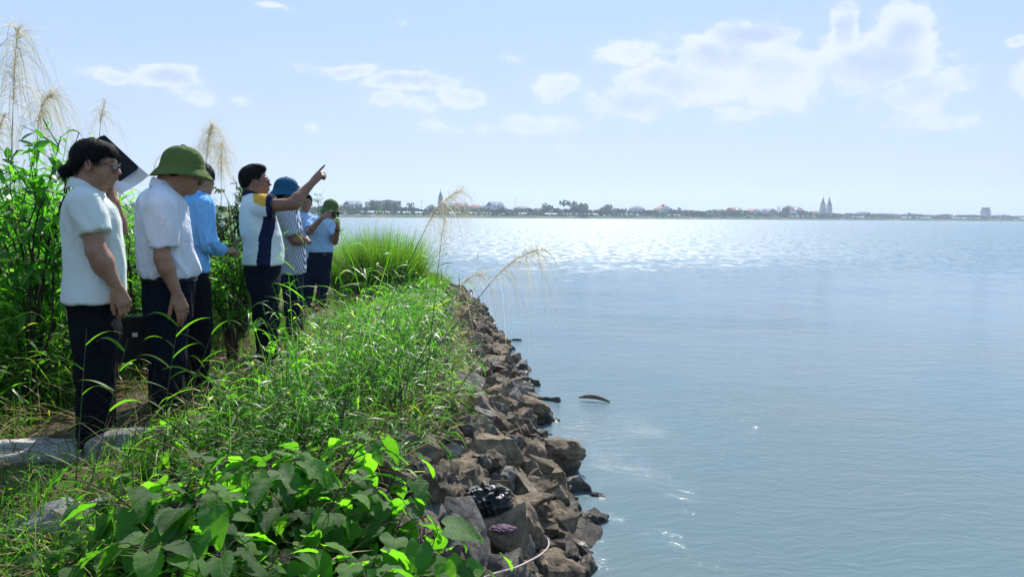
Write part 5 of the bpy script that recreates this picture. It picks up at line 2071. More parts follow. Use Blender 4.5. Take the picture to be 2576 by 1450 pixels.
p.legs([(622, 776, 838, .135, 0), (640, 776, 837, .135, 0), (668, 772, 834, .13, 0), (695, 768, 829, .11, 0)], p.P(779, 705, 0), p.P(771, 755, .02), p.P(815, 705, 0), p.P(806, 758, -.02), (.105, .088, .072), .0, mat=M['trouser_c'], res=.010)
p.shoes([p.P(771, 765), p.P(804, 768)], -55)
p.finish()
p.face_bits()
p.hair_cap([(-.2, .05), (-.07, .06), (-.04, .09), (-.02, .118), (.03, .125), (.055, .16), (.12, .17)], .004, None, .0015, seed=5)
p.helmet(cloth('green_felt', (.08, .13, .042), .2, 1200, .85), tilt=-2, size=.93, star=True)
S = SDF()
p.loft(S, [(543, 800, 824, .07, 0.02), (550, 787, 833, .12, 0.01), (558, 780, 836, .145, 0), (585, 775, 836, .15, 0), (610, 776, 837, .14, 0), (628, 777, 839, .142, 0), (634, 778, 837, .135, 0)], .02)
p.sleeve(S, p.P(787, 560, -.04), p.P(778, 577, -.17), .080, .072, .016)
p.sleeve(S, p.P(829, 560, .02), p.P(840, 593, -.12), .078, .076, .016)
p.make(S, 'shirt', shirt7, .0095, fold=.010, stretch=(1, 1, .5), fscale=5.2)
p.collar(shirt7, p.P(813, 548, .02), .074, math.radians(-60), .042, .3, .7)
belt_ring(p, 636, 777, 836, .137, M['leather'], .036, buckle=-1.2)
g = Geo(); ax_ = norm(w2 - e2); a_ = norm(np.cross(ax_, [0, 1, 0])); b_ = np.cross(ax_, a_)
wc = w2 - ax_ * .02
g.tube([wc + .034 * (a_ * math.cos(t) + b_ * math.sin(t)) for t in np.linspace(0, 6.283, 17)], .009, 6)
g.build('wristwatch', M['leather'], p.root, origin=p.o)
pc = p.P(838, 538, -.39)
root = empty('phone', tuple(pc), 'black smartphone held sideways before the green-helmeted man\'s face', 'phone')
root.rotation_euler = (0, math.radians(6), -p.az - .15)
g = Geo(); g.box((-.083, -.0045, -.039), (.083, .0045, .039)); b_ = g.build('case', M['frame'], root, smooth=False)
md = b_.modifiers.new('b', 'BEVEL'); md.width = .0043; md.segments = 2
g = Geo(); g.box((-.078, .0048, -.035), (.078, .0056, .035)); g.build('screen', M['iris'], root, smooth=False)
g = Geo(); g.box((.045, -.0065, .008), (.075, -.0047, .033)); g.build('camera_bump', M['leather'], root, smooth=False)

# ------------------------------------------------------------------ vegetation
def scatter(n, fx, fy, ok=None):
    x = fx(n); y = fy(n)
    keep = inside(x, y) > .15
    if ok is not None:
        keep &= ok(x, y)
    x, y = x[keep], y[keep]
    return x, y, gz(x, y)


def updir(n, spread):
    d = RNG.normal(size=(n, 3)) * spread
    d[:, 2] = 1
    return norm(d)


def bank_top(y):
    """x where the grass gives way to the stones"""
    return shore_x(y) - np.interp(y, [1, 3, 3.8, 5, 8, 12, 20], [1.15, 1.18, 1.12, 1.02, .92, .85, .8])


def proj(p):
    """pixel (2576 wide) of a world point"""
    v = Vector(p) - CAM
    z = v.dot(_f)
    return 1288 + FPX * v.dot(CR) / z, 725 - FPX * v.dot(CU) / z


def patchn(x, y, s=1.0, o=0.0):
    return np.array([mnoise.noise(Vector((a * s + o, b * s, o))) for a, b in zip(x, y)])


# short turf everywhere on the spit
g = Geo()
x, y, z = scatter(42000, lambda n: RNG.uniform(-4.6, .2, n), lambda n: 1.6 + 11 * RNG.random(n) ** 1.4, lambda x, y: (x < bank_top(y) + RNG.normal(size=len(x)) * .1))
keep = patchn(x, y, .9, 3) > -.28
# bare trodden path under the people
path = np.exp(-((x + 2.45) / .38) ** 2) * ((y > 2.6) & (y < 5.2))
keep &= RNG.random(len(x)) > path * .9
x, y, z = x[keep], y[keep], z[keep]
n = len(x)
g.strips(np.stack([x, y, z - .01], 1), updir(n, .38), RNG.uniform(.07, .24, n), RNG.uniform(.0035, .007, n), RNG.uniform(.05, .5, n), 3, rnd=RNG.random(n) ** 1.2)
o = g.build('grass', M['grass'])
tag(o, kind='stuff')


def shoots(n, fx, fy, ok, hmin, hmax, nleaf, ll, lw, mat, name, tip_up=.5, spread=.25, stemr=.0022, drop=.5, droop=(.15, .6), prof='leaf', kind_='stuff', rnd_pow=1.0, height_fn=None, stemmat=None):
    """many leafy stems: thin stalk with alternate lance-shaped leaves"""
    x, y, z = scatter(n, fx, fy, ok)
    n = len(x)
    H = RNG.uniform(hmin, hmax, n)
    if height_fn is not None:
        H = H * height_fn(x, y)
    D = updir(n, spread)
    base = np.stack([x, y, z - .02], 1)
    g = Geo()
    bend = norm(RNG.normal(size=(n, 3)) * np.array([1, 1, 0]))
    lean = RNG.uniform(.02, .22, n)
    # stalks
    gs = Geo()
    ns = 4
    t = np.linspace(0, 1, ns + 1)
    Pst = base[:, None, :] + D[:, None, :] * (H[:, None, None] * t[None, :, None]) + bend[:, None, :] * (lean * H)[:, None, None] * (t[None, :, None] ** 2)
    side = norm(np.cross(D, RNG.normal(size=(n, 3))))
    Wd = (stemr * (1.2 - .8 * t))[None, :, None]
    V = np.stack([Pst - side[:, None, :] * Wd, Pst + side[:, None, :] * Wd], 2).reshape(-1, 3)
    k_ = np.arange(ns)
    q = np.stack([2 * k_, 2 * k_ + 1, 2 * k_ + 3, 2 * k_ + 2], 1)
    F = (np.arange(n)[:, None, None] * (2 * (ns + 1)) + q[None]).reshape(-1, 4)
    g.add(V, F, np.repeat(RNG.random(n) * .6, 2 * (ns + 1)))
    # leaves
    rnd0 = RNG.random(n) ** rnd_pow
    for j in range(nleaf):
        tt = (j + RNG.random(n) * .7 + .4) / nleaf * (1 - .15) + .12
        tt = np.clip(tt, 0, 1)
        P = base + D * (H * tt)[:, None] + bend * (lean * H * tt ** 2)[:, None]
        az = RNG.uniform(0, 6.283, n)
        out = np.stack([np.cos(az), np.sin(az), tip_up + RNG.normal(size=n) * .3], 1)
        out = norm(out)
        L = RNG.uniform(ll[0], ll[1], n) * (1 - .35 * tt)
        sd = norm(np.cross(out, np.array([0, 0, 1.0])) + RNG.normal(size=(n, 3)) * .35)
        g.strips(P, out, L, RNG.uniform(lw[0], lw[1], n), RNG.uniform(droop[0], droop[1], n), 4 if ll[1] > .15 else 3, prof, sd, np.clip(rnd0 + RNG.normal(size=n) * .12, 0, 1))
    o = g.build(name, mat)
    if kind_: o['kind'] = kind_
    return o


mid = lambda x, y: (x < bank_top(y) + .12 + RNG.normal(size=len(x)) * .14)
PEOPLE_X = lambda y: np.interp(y, [2, 4, 5.2, 7.4, 11.6], [-2.15, -2.1, -2.1, -2.25, -3.1])


def right_of_path(x, y):
    return x > PEOPLE_X(y) + .35


# tangled undergrowth between the path and the stones
def mid_height(x, y):
    h = 1.14 + .6 * patchn(x, y, 1.3, 9)
    edge = np.clip((bank_top(y) + .12 - x) / .22, .4, 1)
    near = np.interp(y, [1.8, 2.8, 3.4, 4.0], [.25, .5, .95, 1.1])
    wst = np.clip((x - PEOPLE_X(y) - .3) / .8, .3, 1)
    far_ = np.interp(y, [4, 7, 9, 12], [1.0, .8, .42, .35])
    return h * edge * near * wst * far_


tag(shoots(5200, lambda n: RNG.uniform(-3.0, .1, n), lambda n: 2.2 + 11 * RNG.random(n) ** 1.3, lambda x, y: mid(x, y) & right_of_path(x, y), .22, .58, 9, (.07, .17), (.007, .014), M['grass'], 'undergrowth', .45, .3, height_fn=mid_height))
tag(shoots(3200, lambda n: RNG.uniform(-3.0, .1, n), lambda n: 2.4 + 11 * RNG.random(n) ** 1.3, lambda x, y: mid(x, y) & right_of_path(x, y), .15, .48, 12, (.025, .06), (.010, .020), M['weed'], 'weeds', .3, .45, droop=(.05, .3), height_fn=mid_height))
# long arching blades that stand above the tangle
tag(shoots(1900, lambda n: RNG.uniform(-3.0, .1, n), lambda n: 3.1 + 9 * RNG.random(n) ** 1.3, lambda x, y: (x < bank_top(y) + .24) & right_of_path(x, y), .36, .95, 8, (.18, .42), (.006, .013), M['reed'], 'long_grass', .7, .3, stemr=.0025, droop=(.3, 1.0), prof='blade', height_fn=mid_height))
tag(shoots(2600, lambda n: RNG.uniform(-4.4, -.3, n), lambda n: 2.0 + 2.0 * RNG.random(n), lambda x, y: (x < bank_top(y)) & ~((x < -1.7) & (x > -2.6) & (y > 2.9)), .08, .28, 6, (.06, .18), (.004, .009), M['grass'], 'meadow_grass', .8, .3, droop=(.3, .9), prof='blade'))
# dark bare stalks through the tangle
g = Geo()
x, y, z = scatter(2600, lambda n: RNG.uniform(-2.6, .1, n), lambda n: 3.0 + 8 * RNG.random(n) ** 1.3, lambda x, y: (x < bank_top(y) + .15) & right_of_path(x, y))
n = len(x)
g.strips(np.stack([x, y, z], 1), updir(n, .45), RNG.uniform(.25, .75, n), RNG.uniform(.003, .006, n), RNG.uniform(0, .25, n), 4)
tag(g.build('bare_stalks', M['twig']), kind='stuff')
# dry straw tangled low between the green
g = Geo()
x, y, z = scatter(4500, lambda n: RNG.uniform(-4.2, .3, n), lambda n: 2 + 10 * RNG.random(n) ** 1.3, lambda x, y: x < bank_top(y) + .25)
n = len(x)
dd_ = updir(n, 1.6)
g.strips(np.stack([x, y, z + RNG.random(n) * .15], 1), dd_, RNG.uniform(.1, .4, n), RNG.uniform(.002, .006, n), RNG.uniform(0, .6, n), 3)
tag(g.build('dry_straw', M['dry']), kind='stuff')
# straw trailing over the edge stones
g = Geo()
yy = 2.5 + 9 * RNG.random(1000)
xx = bank_top(yy) + RNG.normal(size=1000) * .08
n = 1000
dd_ = norm(np.stack([RNG.uniform(.3, 1.2, n), RNG.normal(size=n) * .5, RNG.uniform(-.1, .8, n)], 1))
g.strips(np.stack([xx, yy, gz(xx, yy) + .08], 1), dd_, RNG.uniform(.15, .42, n), RNG.uniform(.002, .005, n), RNG.uniform(.3, 1.0, n), 4)
tag(g.build('dry_straw', M['dry']), kind='stuff')

# the tall reed bed left of the people
def west(x, y):
    return (x < PEOPLE_X(y) - .62 - .25 * RNG.random(len(x)))


def reed_h(x, y):
    h = 1 + .25 * patchn(x, y, .8, 20)
    edge = np.clip((PEOPLE_X(y) - .45 - x) / .8, .55, 1)
    sky_ = np.interp(y, [3.5, 5.5, 7, 10, 13], [1.0, .97, .95, .85, .6])
    return h * edge * sky_


fx = lambda n: RNG.uniform(-7.4, -2.4, n)
tag(shoots(3000, fx, lambda n: 3.4 + 9 * RNG.random(n) ** 1.3, west, 1.15, 1.95, 13, (.25, .52), (.012, .026), M['reed'], 'reed_bed', .85, .10, stemr=.005, droop=(.35, 1.0), prof='blade', height_fn=reed_h))
tag(shoots(2600, fx, lambda n: RNG.uniform(3.4, 11, n), west, .5, 1.25, 12, (.12, .3), (.010, .020), M['grass'], 'reed_undergrowth', .6, .2, stemr=.004, droop=(.3, .9), prof='blade', height_fn=reed_h))
tag(shoots(1500, fx, lambda n: RNG.uniform(3.4, 9, n), west, .6, 1.5, 16, (.06, .13), (.018, .032), M['weed'], 'reed_weeds', .3, .2, stemr=.004, height_fn=reed_h))
# litter of dead leaves at the foot of the reeds
g = Geo()
x, y, z = scatter(6000, lambda n: RNG.uniform(-5, -2.0, n), lambda n: RNG.uniform(2.4, 8, n))
n = len(x)
g.strips(np.stack([x, y, z + .01], 1), norm(np.stack([RNG.normal(size=n), RNG.normal(size=n), RNG.normal(size=n) * .12], 1)), RNG.uniform(.05, .25, n), RNG.uniform(.006, .016, n), .05, 3, 'leaf', norm(RNG.normal(size=(n, 3)) * np.array([1, 1, .2])))
tag(g.build('leaf_litter', M['dry']), kind='stuff')


def leafy_bush(name, label, cat, px, py_top, Y, width, height, n, leaf, mat, seed, group=None, stems=9, lw=.45, zbase=None, droop=(.1, .5)):
    """woody plant: forking twigs that carry the leaves"""
    r_ = np.random.default_rng(seed)
    top = at(px, py_top, Y)
    zb = float(gz(top.x, top.y)) if zbase is None else zbase
    H = (top.z - zb) if height is None else height
    root = empty(name, (top.x, top.y, zb), label, cat, group)
    gs, gl = Geo(), Geo()
    P, D = [], []
    for s in range(stems):
        az = r_.uniform(0, 6.28)
        tip = np.array([math.cos(az) * width * .5 * r_.uniform(.1, 1), math.sin(az) * width * .5 * r_.uniform(.1, 1), H * r_.uniform(.6, 1.0)])
        k_ = 7
        pts = [np.array([0, 0, 0]) + (tip * t) + np.array([0, 0, H * .25 * math.sin(t * math.pi) * .5]) + r_.normal(size=3) * .015 * H for t in np.linspace(0, 1, k_)]
        pts[0] = np.array([math.cos(az) * .04, math.sin(az) * .04, -.05])
        gs.tube(pts, np.linspace(.009, .003, k_), 5)
        for b_i in range(7):
            t = r_.uniform(.25, .98)
            i0 = min(int(t * (k_ - 1)), k_ - 2)
            p = pts[i0] + (pts[i0 + 1] - pts[i0]) * (t * (k_ - 1) - i0)
            dd = r_.normal(size=3); dd[2] = abs(dd[2]) * .6 + .2
            dd /= np.linalg.norm(dd)
            L = r_.uniform(.15, .38) * width * .6
            e = p + dd * L
            gs.tube([p, (p + e) / 2 + r_.normal(size=3) * .01, e], [.004, .003, .0015], 4)
            m_ = n // (stems * 7)
            tt = r_.random(m_)
            pp = p + (e - p) * tt[:, None]
            P.append(pp)
            D.append(norm(dd * .6 + r_.normal(size=(m_, 3)) * .8))
    P = np.concatenate(P); D = np.concatenate(D)
    nn = len(P)
    L = leaf * r_.uniform(.6, 1.2, nn)
    sd = norm(np.cross(D, np.array([0, 0, 1.0])) + r_.normal(size=(nn, 3)) * .3)
    gl.strips(P, D, L, L * lw, r_.uniform(droop[0], droop[1], nn), 4, 'leaf', sd, r_.random(nn))
    gs.build('stem', M['twig'], root)
    o = gl.build('foliage', mat, root)
    o['kind'] = 'stuff'
    return root


leafy_bush('shrub', 'tall bright shrub with large pointed leaves topping the reeds at the left edge', 'shrub', 20, 325, 4.3, 1.2, None, 900, .095, M['bright'], 41, stems=12, lw=.4)
leafy_bush('shrub', 'bright broad-leaved shrub in the reeds between the left edge and the bun-haired woman', 'shrub', 95, 400, 4.6, .9, None, 600, .085, M['bright'], 42, stems=10, lw=.4)
leafy_bush('shrub', 'dark small-leaved shrub right behind the pointing man\'s back', 'shrub', 600, 470, 7.6, 1.3, None, 4500, .055, M['dark'], 43, stems=22, lw=.5)
leafy_bush('shrub', 'green shrub filling the gap behind the man in the long-sleeved blue shirt', 'shrub', 575, 600, 6.4, .9, None, 2200, .06, M['weed'], 44, stems=16, lw=.5)
leafy_bush('shrub', 'thin twiggy shrub whose sprays show beside the pointing man\'s face and arm', 'shrub', 672, 450, 10.4, 1.0, None, 1500, .05, M['bright'], 45, stems=14, lw=.45)
leafy_bush('shrub', 'airy shrub with tiny leaves sticking up right of the checked-shirt man', 'shrub', 800, 470, 13.2, 1.0, None, 700, .045, M['weed'], 46, stems=8, lw=.45)
leafy_bush('shrub', 'feathery green shrub in front of the water between the woman and the olive helmet', 'shrub', 335, 492, 5.4, .8, None, 900, .06, M['weed'], 47, stems=9, lw=.3)


# the round tussock on the point
def tussock(px, py, Y, w, h, n, label, seed, lean=.27):
    b0 = at(px, py, Y)
    zb = float(gz(b0.x, b0.y))
    root = empty('grass_tussock', (b0.x, b0.y, zb), label, 'tussock grass')
    g = Geo()
    az = RNG.uniform(0, 6.283, n)
    rad = np.sqrt(RNG.random(n))
    base = np.stack([np.cos(az) * rad * w * .46, np.sin(az) * rad * w * .46, np.zeros(n)], 1)
    D = norm(np.stack([np.cos(az) * rad * lean + RNG.normal(size=n) * .2, np.sin(az) * rad * lean + RNG.normal(size=n) * .2, np.ones(n)], 1))
    L = h * (.4 + .8 * RNG.random(n) ** 1.3) * (1.0 + .28 * np.array([mnoise.noise(Vector((b[0] * 3.5, b[1] * 3.5, seed))) for b in base]))
    g.strips(base, D, L, RNG.uniform(.005, .011, n), RNG.uniform(.05, .35, n), 5, 'blade', rnd=RNG.random(n))
    o = g.build('blades', M['tuft'], root); o['kind'] = 'stuff'
    return root


tussock(968, 738, 12.3, 1.05, 1.32, 9000, 'large round bright green grass tussock at the tip of the bank', 1)
tussock(893, 735, 13.2, .8, 1.15, 3500, 'smaller ragged grass tussock between the phone-holding man and the big tussock', 2)
tussock(1062, 745, 13.2, .8, .55, 1500, 'low sparse tuft at the right foot of the big tussock', 3, .7)


# tall plume grasses
def plume(base, tip, plume_len, plume_drop, label, lean=(1, 0), n=330, leaves=(), seed=0, stemr=.004, sway=0.0, group='tall plume grasses', tags=True):
    r_ = np.random.default_rng(seed)
    base, tip = np.array(base), np.array(tip)
    root = empty('plume_grass', tuple(base), label, 'plume grass', group)
    H = np.linalg.norm(tip - base)
    ln = np.array([lean[0], lean[1], 0.0])
    ts = np.linspace(0, 1, 14)
    rel = tip - base
    pts = [rel * t + np.array([0, 0, 1]) * sway * math.sin(t * math.pi) for t in ts]
    g = Geo(); g.tube(pts, np.linspace(stemr, stemr * .5, 14), 6)
    g.build('stem', M['stem'], root)
    # rachis goes on over the top
    ax = rel / H
    g = Geo()
    rp = []
    for t in np.linspace(0, 1, 9):
        rp.append(rel + ax * plume_len * t * (1 - .35 * t * np.linalg.norm(ln)) + ln * plume_len * .45 * t * t - np.array([0, 0, plume_len * .25 * t ** 3 * np.linalg.norm(ln)]))
    g.tube(rp, np.linspace(stemr * .5, .0008, 9), 4)
    rp = np.array(rp)
    tt = r_.random(n) ** .8
    idx = tt * 8
    i0 = np.clip(idx.astype(int), 0, 7)
    P = rp[i0] + (rp[i0 + 1] - rp[i0]) * (idx - i0)[:, None]
    D = norm(ax[None] * 1.0 + ln[None] * .9 + r_.normal(size=(n, 3)) * 1.0)
    L = plume_drop * r_.uniform(.3, .8, n)
    g.strips(P, D, L, r_.uniform(.0016, .0030, n), r_.uniform(.7, 1.8, n), 8, 'fil', rnd=r_.random(n))
    # spikelets along the filaments
    m_ = n * 7
    k_ = r_.integers(0, n, m_)
    u = r_.uniform(.2, 1, m_)
    Q = P[k_] + D[k_] * (L[k_] * u)[:, None]
    g2 = Geo()
    o = g.build('plume', M['plume'], root)
    g = Geo()
    for (t, az, ll, ww, dr) in leaves:
        p = rel * t
        d_ = norm(np.array([math.cos(az), math.sin(az), .75]))
        g = Geo()
        g.strips(p[None], d_[None], ll, ww, dr, 8, 'blade', norm(np.cross(d_, [0, 0, 1.0]))[None], np.array([r_.uniform(.3, .8)]))
        g.build('leaf', M['reed'], root)
    return root


def gp_at(px, py, Y, sink=.02):
    p = at(px, py, Y)
    return (p.x, p.y, float(gz(p.x, p.y)) - sink)


def ptip(px, py, Y):
    return tuple(at(px, py, Y))


A = math.pi
plume(gp_at(905, 1150, 3.9), ptip(1234, 712, 4.15), .42, .36, 'tallest leaning plume grass whose feathery head hangs farthest right over the water', (.55, .1), 170, [(.30, 2.6, .34, .012, .5), (.42, .4, .30, .016, .8), (.56, -.5, .32, .02, .5), (.7, .3, .42, .018, .55), (.62, 2.2, .25, .012, .6), (.82, 2.9, .22, .01, .2)], 1)
plume(gp_at(858, 1010, 5.0), ptip(1072, 572, 5.0), .42, .42, 'plume grass stalk whose drooping tan head overlaps the far-shore church spire', (.5, 0), 190, [(.35, 2.9, .36, .016, .6), (.5, .2, .3, .016, .5), (.65, 2.8, .34, .016, .7), (.72, .1, .3, .014, .9), (.86, -.2, .28, .014, 1.2)], 2)
plume(gp_at(1060, 960, 4.6), ptip(1108, 622, 4.6), .22, .14, 'slim upright plume grass with a narrow closed head left of the hanging one', (.12, 0), 60, [(.35, 3.0, .3, .014, .6), (.5, .1, .3, .015, .6), (.75, -.3, .34, .014, .8)], 3)
plume(gp_at(965, 1010, 4.3), ptip(1142, 742, 4.4), .26, .3, 'shorter plume grass whose wispy head arches low over the stones', (.7, 0), 90, [(.3, .2, .3, .014, .6), (.5, 2.6, .3, .014, .6), (.7, .5, .25, .02, .9)], 4)
plume(gp_at(-5, 900, 4.4), ptip(33, 268, 4.4), .48, .56, 'tall pale plume at the top left corner, highest in the photo', (.05, 0), 330, [(.8, 2.7, .4, .016, .7), (.7, .2, .4, .016, .6)], 5)
plume(gp_at(60, 900, 4.8), ptip(95, 330, 4.8), .34, .56, 'pale plume drooping to the right above the left shrub', (.5, 0), 260, [(.75, .2, .45, .02, .4)], 6)
plume(gp_at(-60, 900, 4.7), ptip(-10, 385, 4.7), .30, .30, 'partly cropped plume low at the very left edge', (.3, 0), 200, [(.7, .1, .4, .018, .6)], 7)
plume(gp_at(200, 900, 5.0), ptip(252, 318, 5.0), .2, .36, 'small plume rising directly over the bun-haired woman\'s head', (.3, 0), 90, [(.85, .15, .5, .014, .5), (.8, .5, .3, .01, .3)], 8)
plume(gp_at(500, 900, 6.2), ptip(520, 400, 6.2), .34, .5, 'dense straw-coloured plume hanging behind the olive helmet', (.25, 0), 330, [(.7, .1, .5, .016, .6), (.6, 2.8, .4, .016, .6)], 9)
plume(gp_at(560, 900, 6.6), ptip(556, 440, 6.6), .3, .45, 'dense straw-coloured plume just left of the pointing man\'s head', (.1, 0), 260, [(.7, .1, .4, .016, .6)], 10)
plume(gp_at(862, 760, 12.1), ptip(902, 655, 12.1), .25, .62, 'tan seed head drooping in front of the tussocks', (.2, -.1), 240, [], 11)
plume(gp_at(430, 900, 5.6), ptip(388, 440, 5.6), .2, .22, 'thin arching green stem left of the olive helmet', (.6, 0), 26, [(.8, .4, .5, .01, .4), (.9, .7, .4, .008, .5)], 12)

# slender leafy shoots in front of the trousers
def shoot(base, tip, nleaf, ll, lw, label, seed, group='slender grass shoots in front of the trousers'):
    r_ = np.random.default_rng(seed)
    base, tip = np.array(base), np.array(tip)
    root = empty('grass_shoot', tuple(base), label, 'grass shoot', group)
    rel = tip - base
    g = Geo(); g.tube([rel * t for t in np.linspace(0, 1, 8)], np.linspace(.0032, .001, 8), 6)
    g.build('stem', M['stem'], root)
    me = None
    for j in range(nleaf):
        t = .12 + .86 * (j + .5) / nleaf
        s = 1 if j % 2 else -1
        d_ = norm(np.array([s * .85, r_.uniform(-.4, .3), .55 + .5 * t]))
        g = Geo()
        g.strips((rel * t)[None], d_[None], ll * r_.uniform(.75, 1.1), lw, .45 + r_.uniform(-.1, .3), 8, 'blade', norm(np.cross(d_, [0, 0, 1.0]) + r_.normal(size=3) * .3)[None], np.array([r_.uniform(.45, .85)]))
        g.build('leaf', M['grass'], root)
    return root


shoot(gp_at(195, 1400, 2.9), ptip(218, 828, 2.95), 6, .30, .011, 'tall leafy grass shoot in front of the woman\'s dark trousers', 1)
shoot(gp_at(225, 1420, 2.9), ptip(322, 850, 3.0), 7, .26, .014, 'second grass shoot leaning right across the woman\'s trousers', 2)
shoot(gp_at(400, 1200, 3.5), ptip(450, 798, 3.5), 11, .27, .011, 'leafy grass shoot in front of the olive-helmet man\'s trousers', 3)
shoot(gp_at(430, 1250, 3.4), ptip(540, 815, 3.5), 8, .30, .013, 'grass shoot at the right edge of the olive-helmet man\'s trousers', 4)
shoot(gp_at(645, 1150, 3.9), ptip(690, 760, 4.2), 9, .24, .011, 'grass shoot crossing the pointing man\'s lower legs', 5)
shoot(gp_at(820, 1250, 3.2), ptip(900, 905, 3.5), 9, .22, .014, 'upright grass shoot in the middle of the tangled undergrowth', 6, 'grass shoots rising from the undergrowth')
shoot(gp_at(1015, 1160, 3.7), ptip(1000, 860, 3.9), 8, .26, .016, 'broad-bladed grass shoot nearest the top of the stones', 7, 'grass shoots rising from the undergrowth')


# broad-leaved young plants in the foreground
def big_leaf(seed, lobes):
    r_ = random.Random(seed)
    nu, nv = 18, 6
    V, UV, F = [], [], []
    for i in range(nu + 1):
        u = i / nu
        if lobes == 0:
            w = .40 * math.sin(math.pi * min(1, (u * .93 + .07)) ** .72) ** .8
        elif lobes == 1:
            w = .42 * math.sin(math.pi * (u * .93 + .07) ** .7) ** .8 * (1 - .42 * math.exp(-((u - .47) / .07) ** 2)) * (1 if u < .47 else .85)
        else:
            w = .44 * math.sin(math.pi * (u * .93 + .07) ** .66) ** .8 * (1 - .5 * math.exp(-((u - .36) / .06) ** 2) - .45 * math.exp(-((u - .66) / .05) ** 2))
        if 0 < i < nu: w *= 1 + (.05 if i % 2 else -.03)
        w = max(w, .004)
        for j in range(nv + 1):
            v = (j / nv) * 2 - 1
            x = u - .10 * abs(v) * (1 - u) * 1.4
            y_ = v * w
            z = .16 * abs(y_) - .38 * u * u + .012 * math.sin(u * 21 + v * 4 + seed) + .03 * math.sin(v * 3 + seed * 2 + u * 3)
            V.append((x, y_, z))
            UV.append((u, .5 + v * .5))
    for i in range(nu):
        for j in range(nv):
            a_ = i * (nv + 1) + j
            F.append((a_, a_ + nv + 1, a_ + nv + 2, a_ + 1))
    me = mesh_np('leaf', V, np.array(F), uv=UV)
    me.materials.append(M['broad'])
    return me


LEAVES = [big_leaf(1, 0), big_leaf(2, 0), big_leaf(3, 1), big_leaf(4, 2), big_leaf(5, 1), big_leaf(6, 0)]


def broad_plant(px, py, Y, r, ntop, label, seed, leaf=.14, zlow=None, nst=3, group='broad-leaved young plants in the foreground'):
    """px,py,Y: where the top of the plant is"""
    r_ = random.Random(seed)
    top = at(px, py, Y)
    zb = float(gz(top.x, top.y))
    H = max(top.z - zb, .12)
    root = empty('broadleaf_plant', (top.x, top.y, zb), label, 'leafy plant', group)
    gs = Geo()
    for s in range(nst):
        az0 = r_.uniform(0, 6.28)
        hx = (r_.uniform(.1, 1)) * r
        tip = np.array([math.cos(az0) * hx, math.sin(az0) * hx, H * r_.uniform(.75, 1.0)])
        pts = [tip * np.array([t ** 1.4, t ** 1.4, t]) for t in np.linspace(-.03, 1, 8).clip(0)]
        pts[0] = np.array([0, 0, -.04])
        gs.tube(pts, np.linspace(.006, .0028, 8), 6)
        k = max(3, int(ntop * 1.9) // nst)
        for j in range(k):
            t = 1 - .62 * (j / k) ** 1.1
            p = tip * np.array([t ** 1.4, t ** 1.4, t])
            az = az0 + j * 2.4 + r_.uniform(-.4, .4)
            pl = leaf * r_.uniform(.45, .9)
            e = p + np.array([math.cos(az) * pl, math.sin(az) * pl, pl * r_.uniform(.1, .55)])
            gs.tube([p, (p + e) / 2 + np.array([0, 0, .01]), e], [.0022, .0018, .0014], 4)
            o = bpy.data.objects.new('leaf', LEAVES[r_.randrange(len(LEAVES))])
            COL.objects.link(o)
            o.parent = root
            o.location = tuple(e)
            sc = leaf * r_.uniform(.42, .85)
            o.scale = (sc, sc * r_.uniform(.85, 1.15), sc)
            o.rotation_euler = (r_.uniform(-.5, .5), r_.uniform(-.1, .85), az + r_.uniform(-.3, .3))
    gs.build('stem', M['twig'], root)
    return root


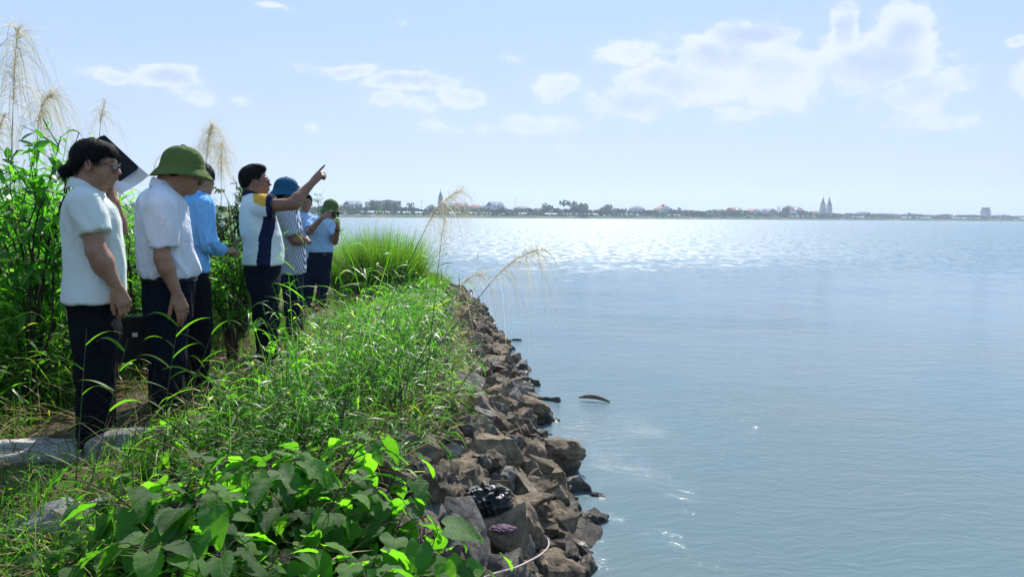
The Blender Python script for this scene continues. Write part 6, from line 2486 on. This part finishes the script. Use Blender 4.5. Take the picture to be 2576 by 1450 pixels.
BP = [
    (455, 1215, 2.25, .22, 22, 'broad-leaved plant with long arching leaves, left of centre at the bottom', .17),
    (600, 1225, 2.35, .20, 22, 'broad-leaved plant with heart-shaped leaves at the centre of the foreground', .16),
    (800, 1140, 2.6, .24, 30, 'tallest broad-leaved plant of the foreground, crown of large lit leaves', .15),
    (900, 1215, 2.5, .22, 26, 'broad-leaved plant beside the tallest one, nearer to the stones', .15),
    (1060, 1330, 2.35, .16, 16, 'broad-leaved plant reaching out over the stones at the lower right', .16),
    (930, 1360, 2.2, .22, 24, 'broad-leaved plant in shadow under the one that reaches over the stones', .14),
    (700, 1370, 2.15, .24, 28, 'lobed-leaf plant filling the bottom centre edge', .13),
    (420, 1400, 2.1, .24, 24, 'lobed-leaf plant at the bottom edge below the arching leaves', .12),
    (180, 1410, 2.15, .24, 22, 'low lobed-leaf plant at the bottom left below the pale boulder', .11),
    (1150, 1420, 2.2, .14, 10, 'last few broad leaves at the bottom edge beside the cable', .12),
    (400, 1110, 3.0, .12, 9, 'small heart-leaved seedling in front of the woman and the helmeted man', .10),
    (715, 795, 4.7, .12, 7, 'bright yellow-green seedling in front of the pointing man\'s knees', .13),
    (620, 885, 4.3, .16, 9, 'bright lobed seedling left of the pointing man\'s knees', .12),
    (480, 1165, 2.9, .10, 7, 'small lobed seedling between the mottled boulder and the arching leaves', .09),
    (880, 960, 3.9, .14, 8, 'seedling with yellowish leaves deep in the undergrowth', .08),
    (810, 1040, 3.4, .14, 9, 'grey-green seedling above the tallest foreground plant', .09),
    (1000, 1250, 2.9, .12, 9, 'small plant clinging to the edge of the stones behind the foreground leaves', .09)]
BP += [
    (1100, 1375, 2.3, .14, 14, 'broad-leaved plant hanging over the stones left of the last few leaves', .12),
    (260, 1340, 2.3, .18, 16, 'low broad-leaved plant just right of the pale lower-left boulder', .10),
    (350, 1290, 2.2, .2, 22, 'broad-leaved plant at the left end of the foreground leaves', .11),
    (520, 1300, 2.1, .2, 24, 'broad-leaved plant in front of the long arching leaves', .12),
    (660, 1180, 2.5, .18, 20, 'broad-leaved plant between the arching leaves and the tallest crown', .12),
    (770, 1260, 2.3, .2, 26, 'broad-leaved plant directly below the tallest crown', .12),
    (860, 1420, 2.05, .2, 22, 'broad-leaved plant at the bottom edge right of centre', .12),
    (1010, 1410, 2.1, .18, 18, 'broad-leaved plant at the bottom edge just left of the cable', .12),
    (560, 1420, 2.0, .2, 22, 'broad-leaved plant at the bottom edge left of the lobed ones', .12),
    (980, 1290, 2.45, .14, 14, 'small broad-leaved plant between the foreground mass and the stones', .11),
    (560, 1000, 3.7, .14, 9, 'lit seedling beside the olive-helmet man\'s shins', .10),
    (760, 900, 4.1, .14, 9, 'lit seedling in the grass right of the pointing man\'s shins', .10),
    (930, 880, 4.6, .12, 8, 'lit seedling among the grass towards the tussock', .10),
]
for i, (px, py, Y, r, nt, lb, lf) in enumerate(BP):
    broad_plant(px, py, Y, r, nt, lb, 70 + i, lf)
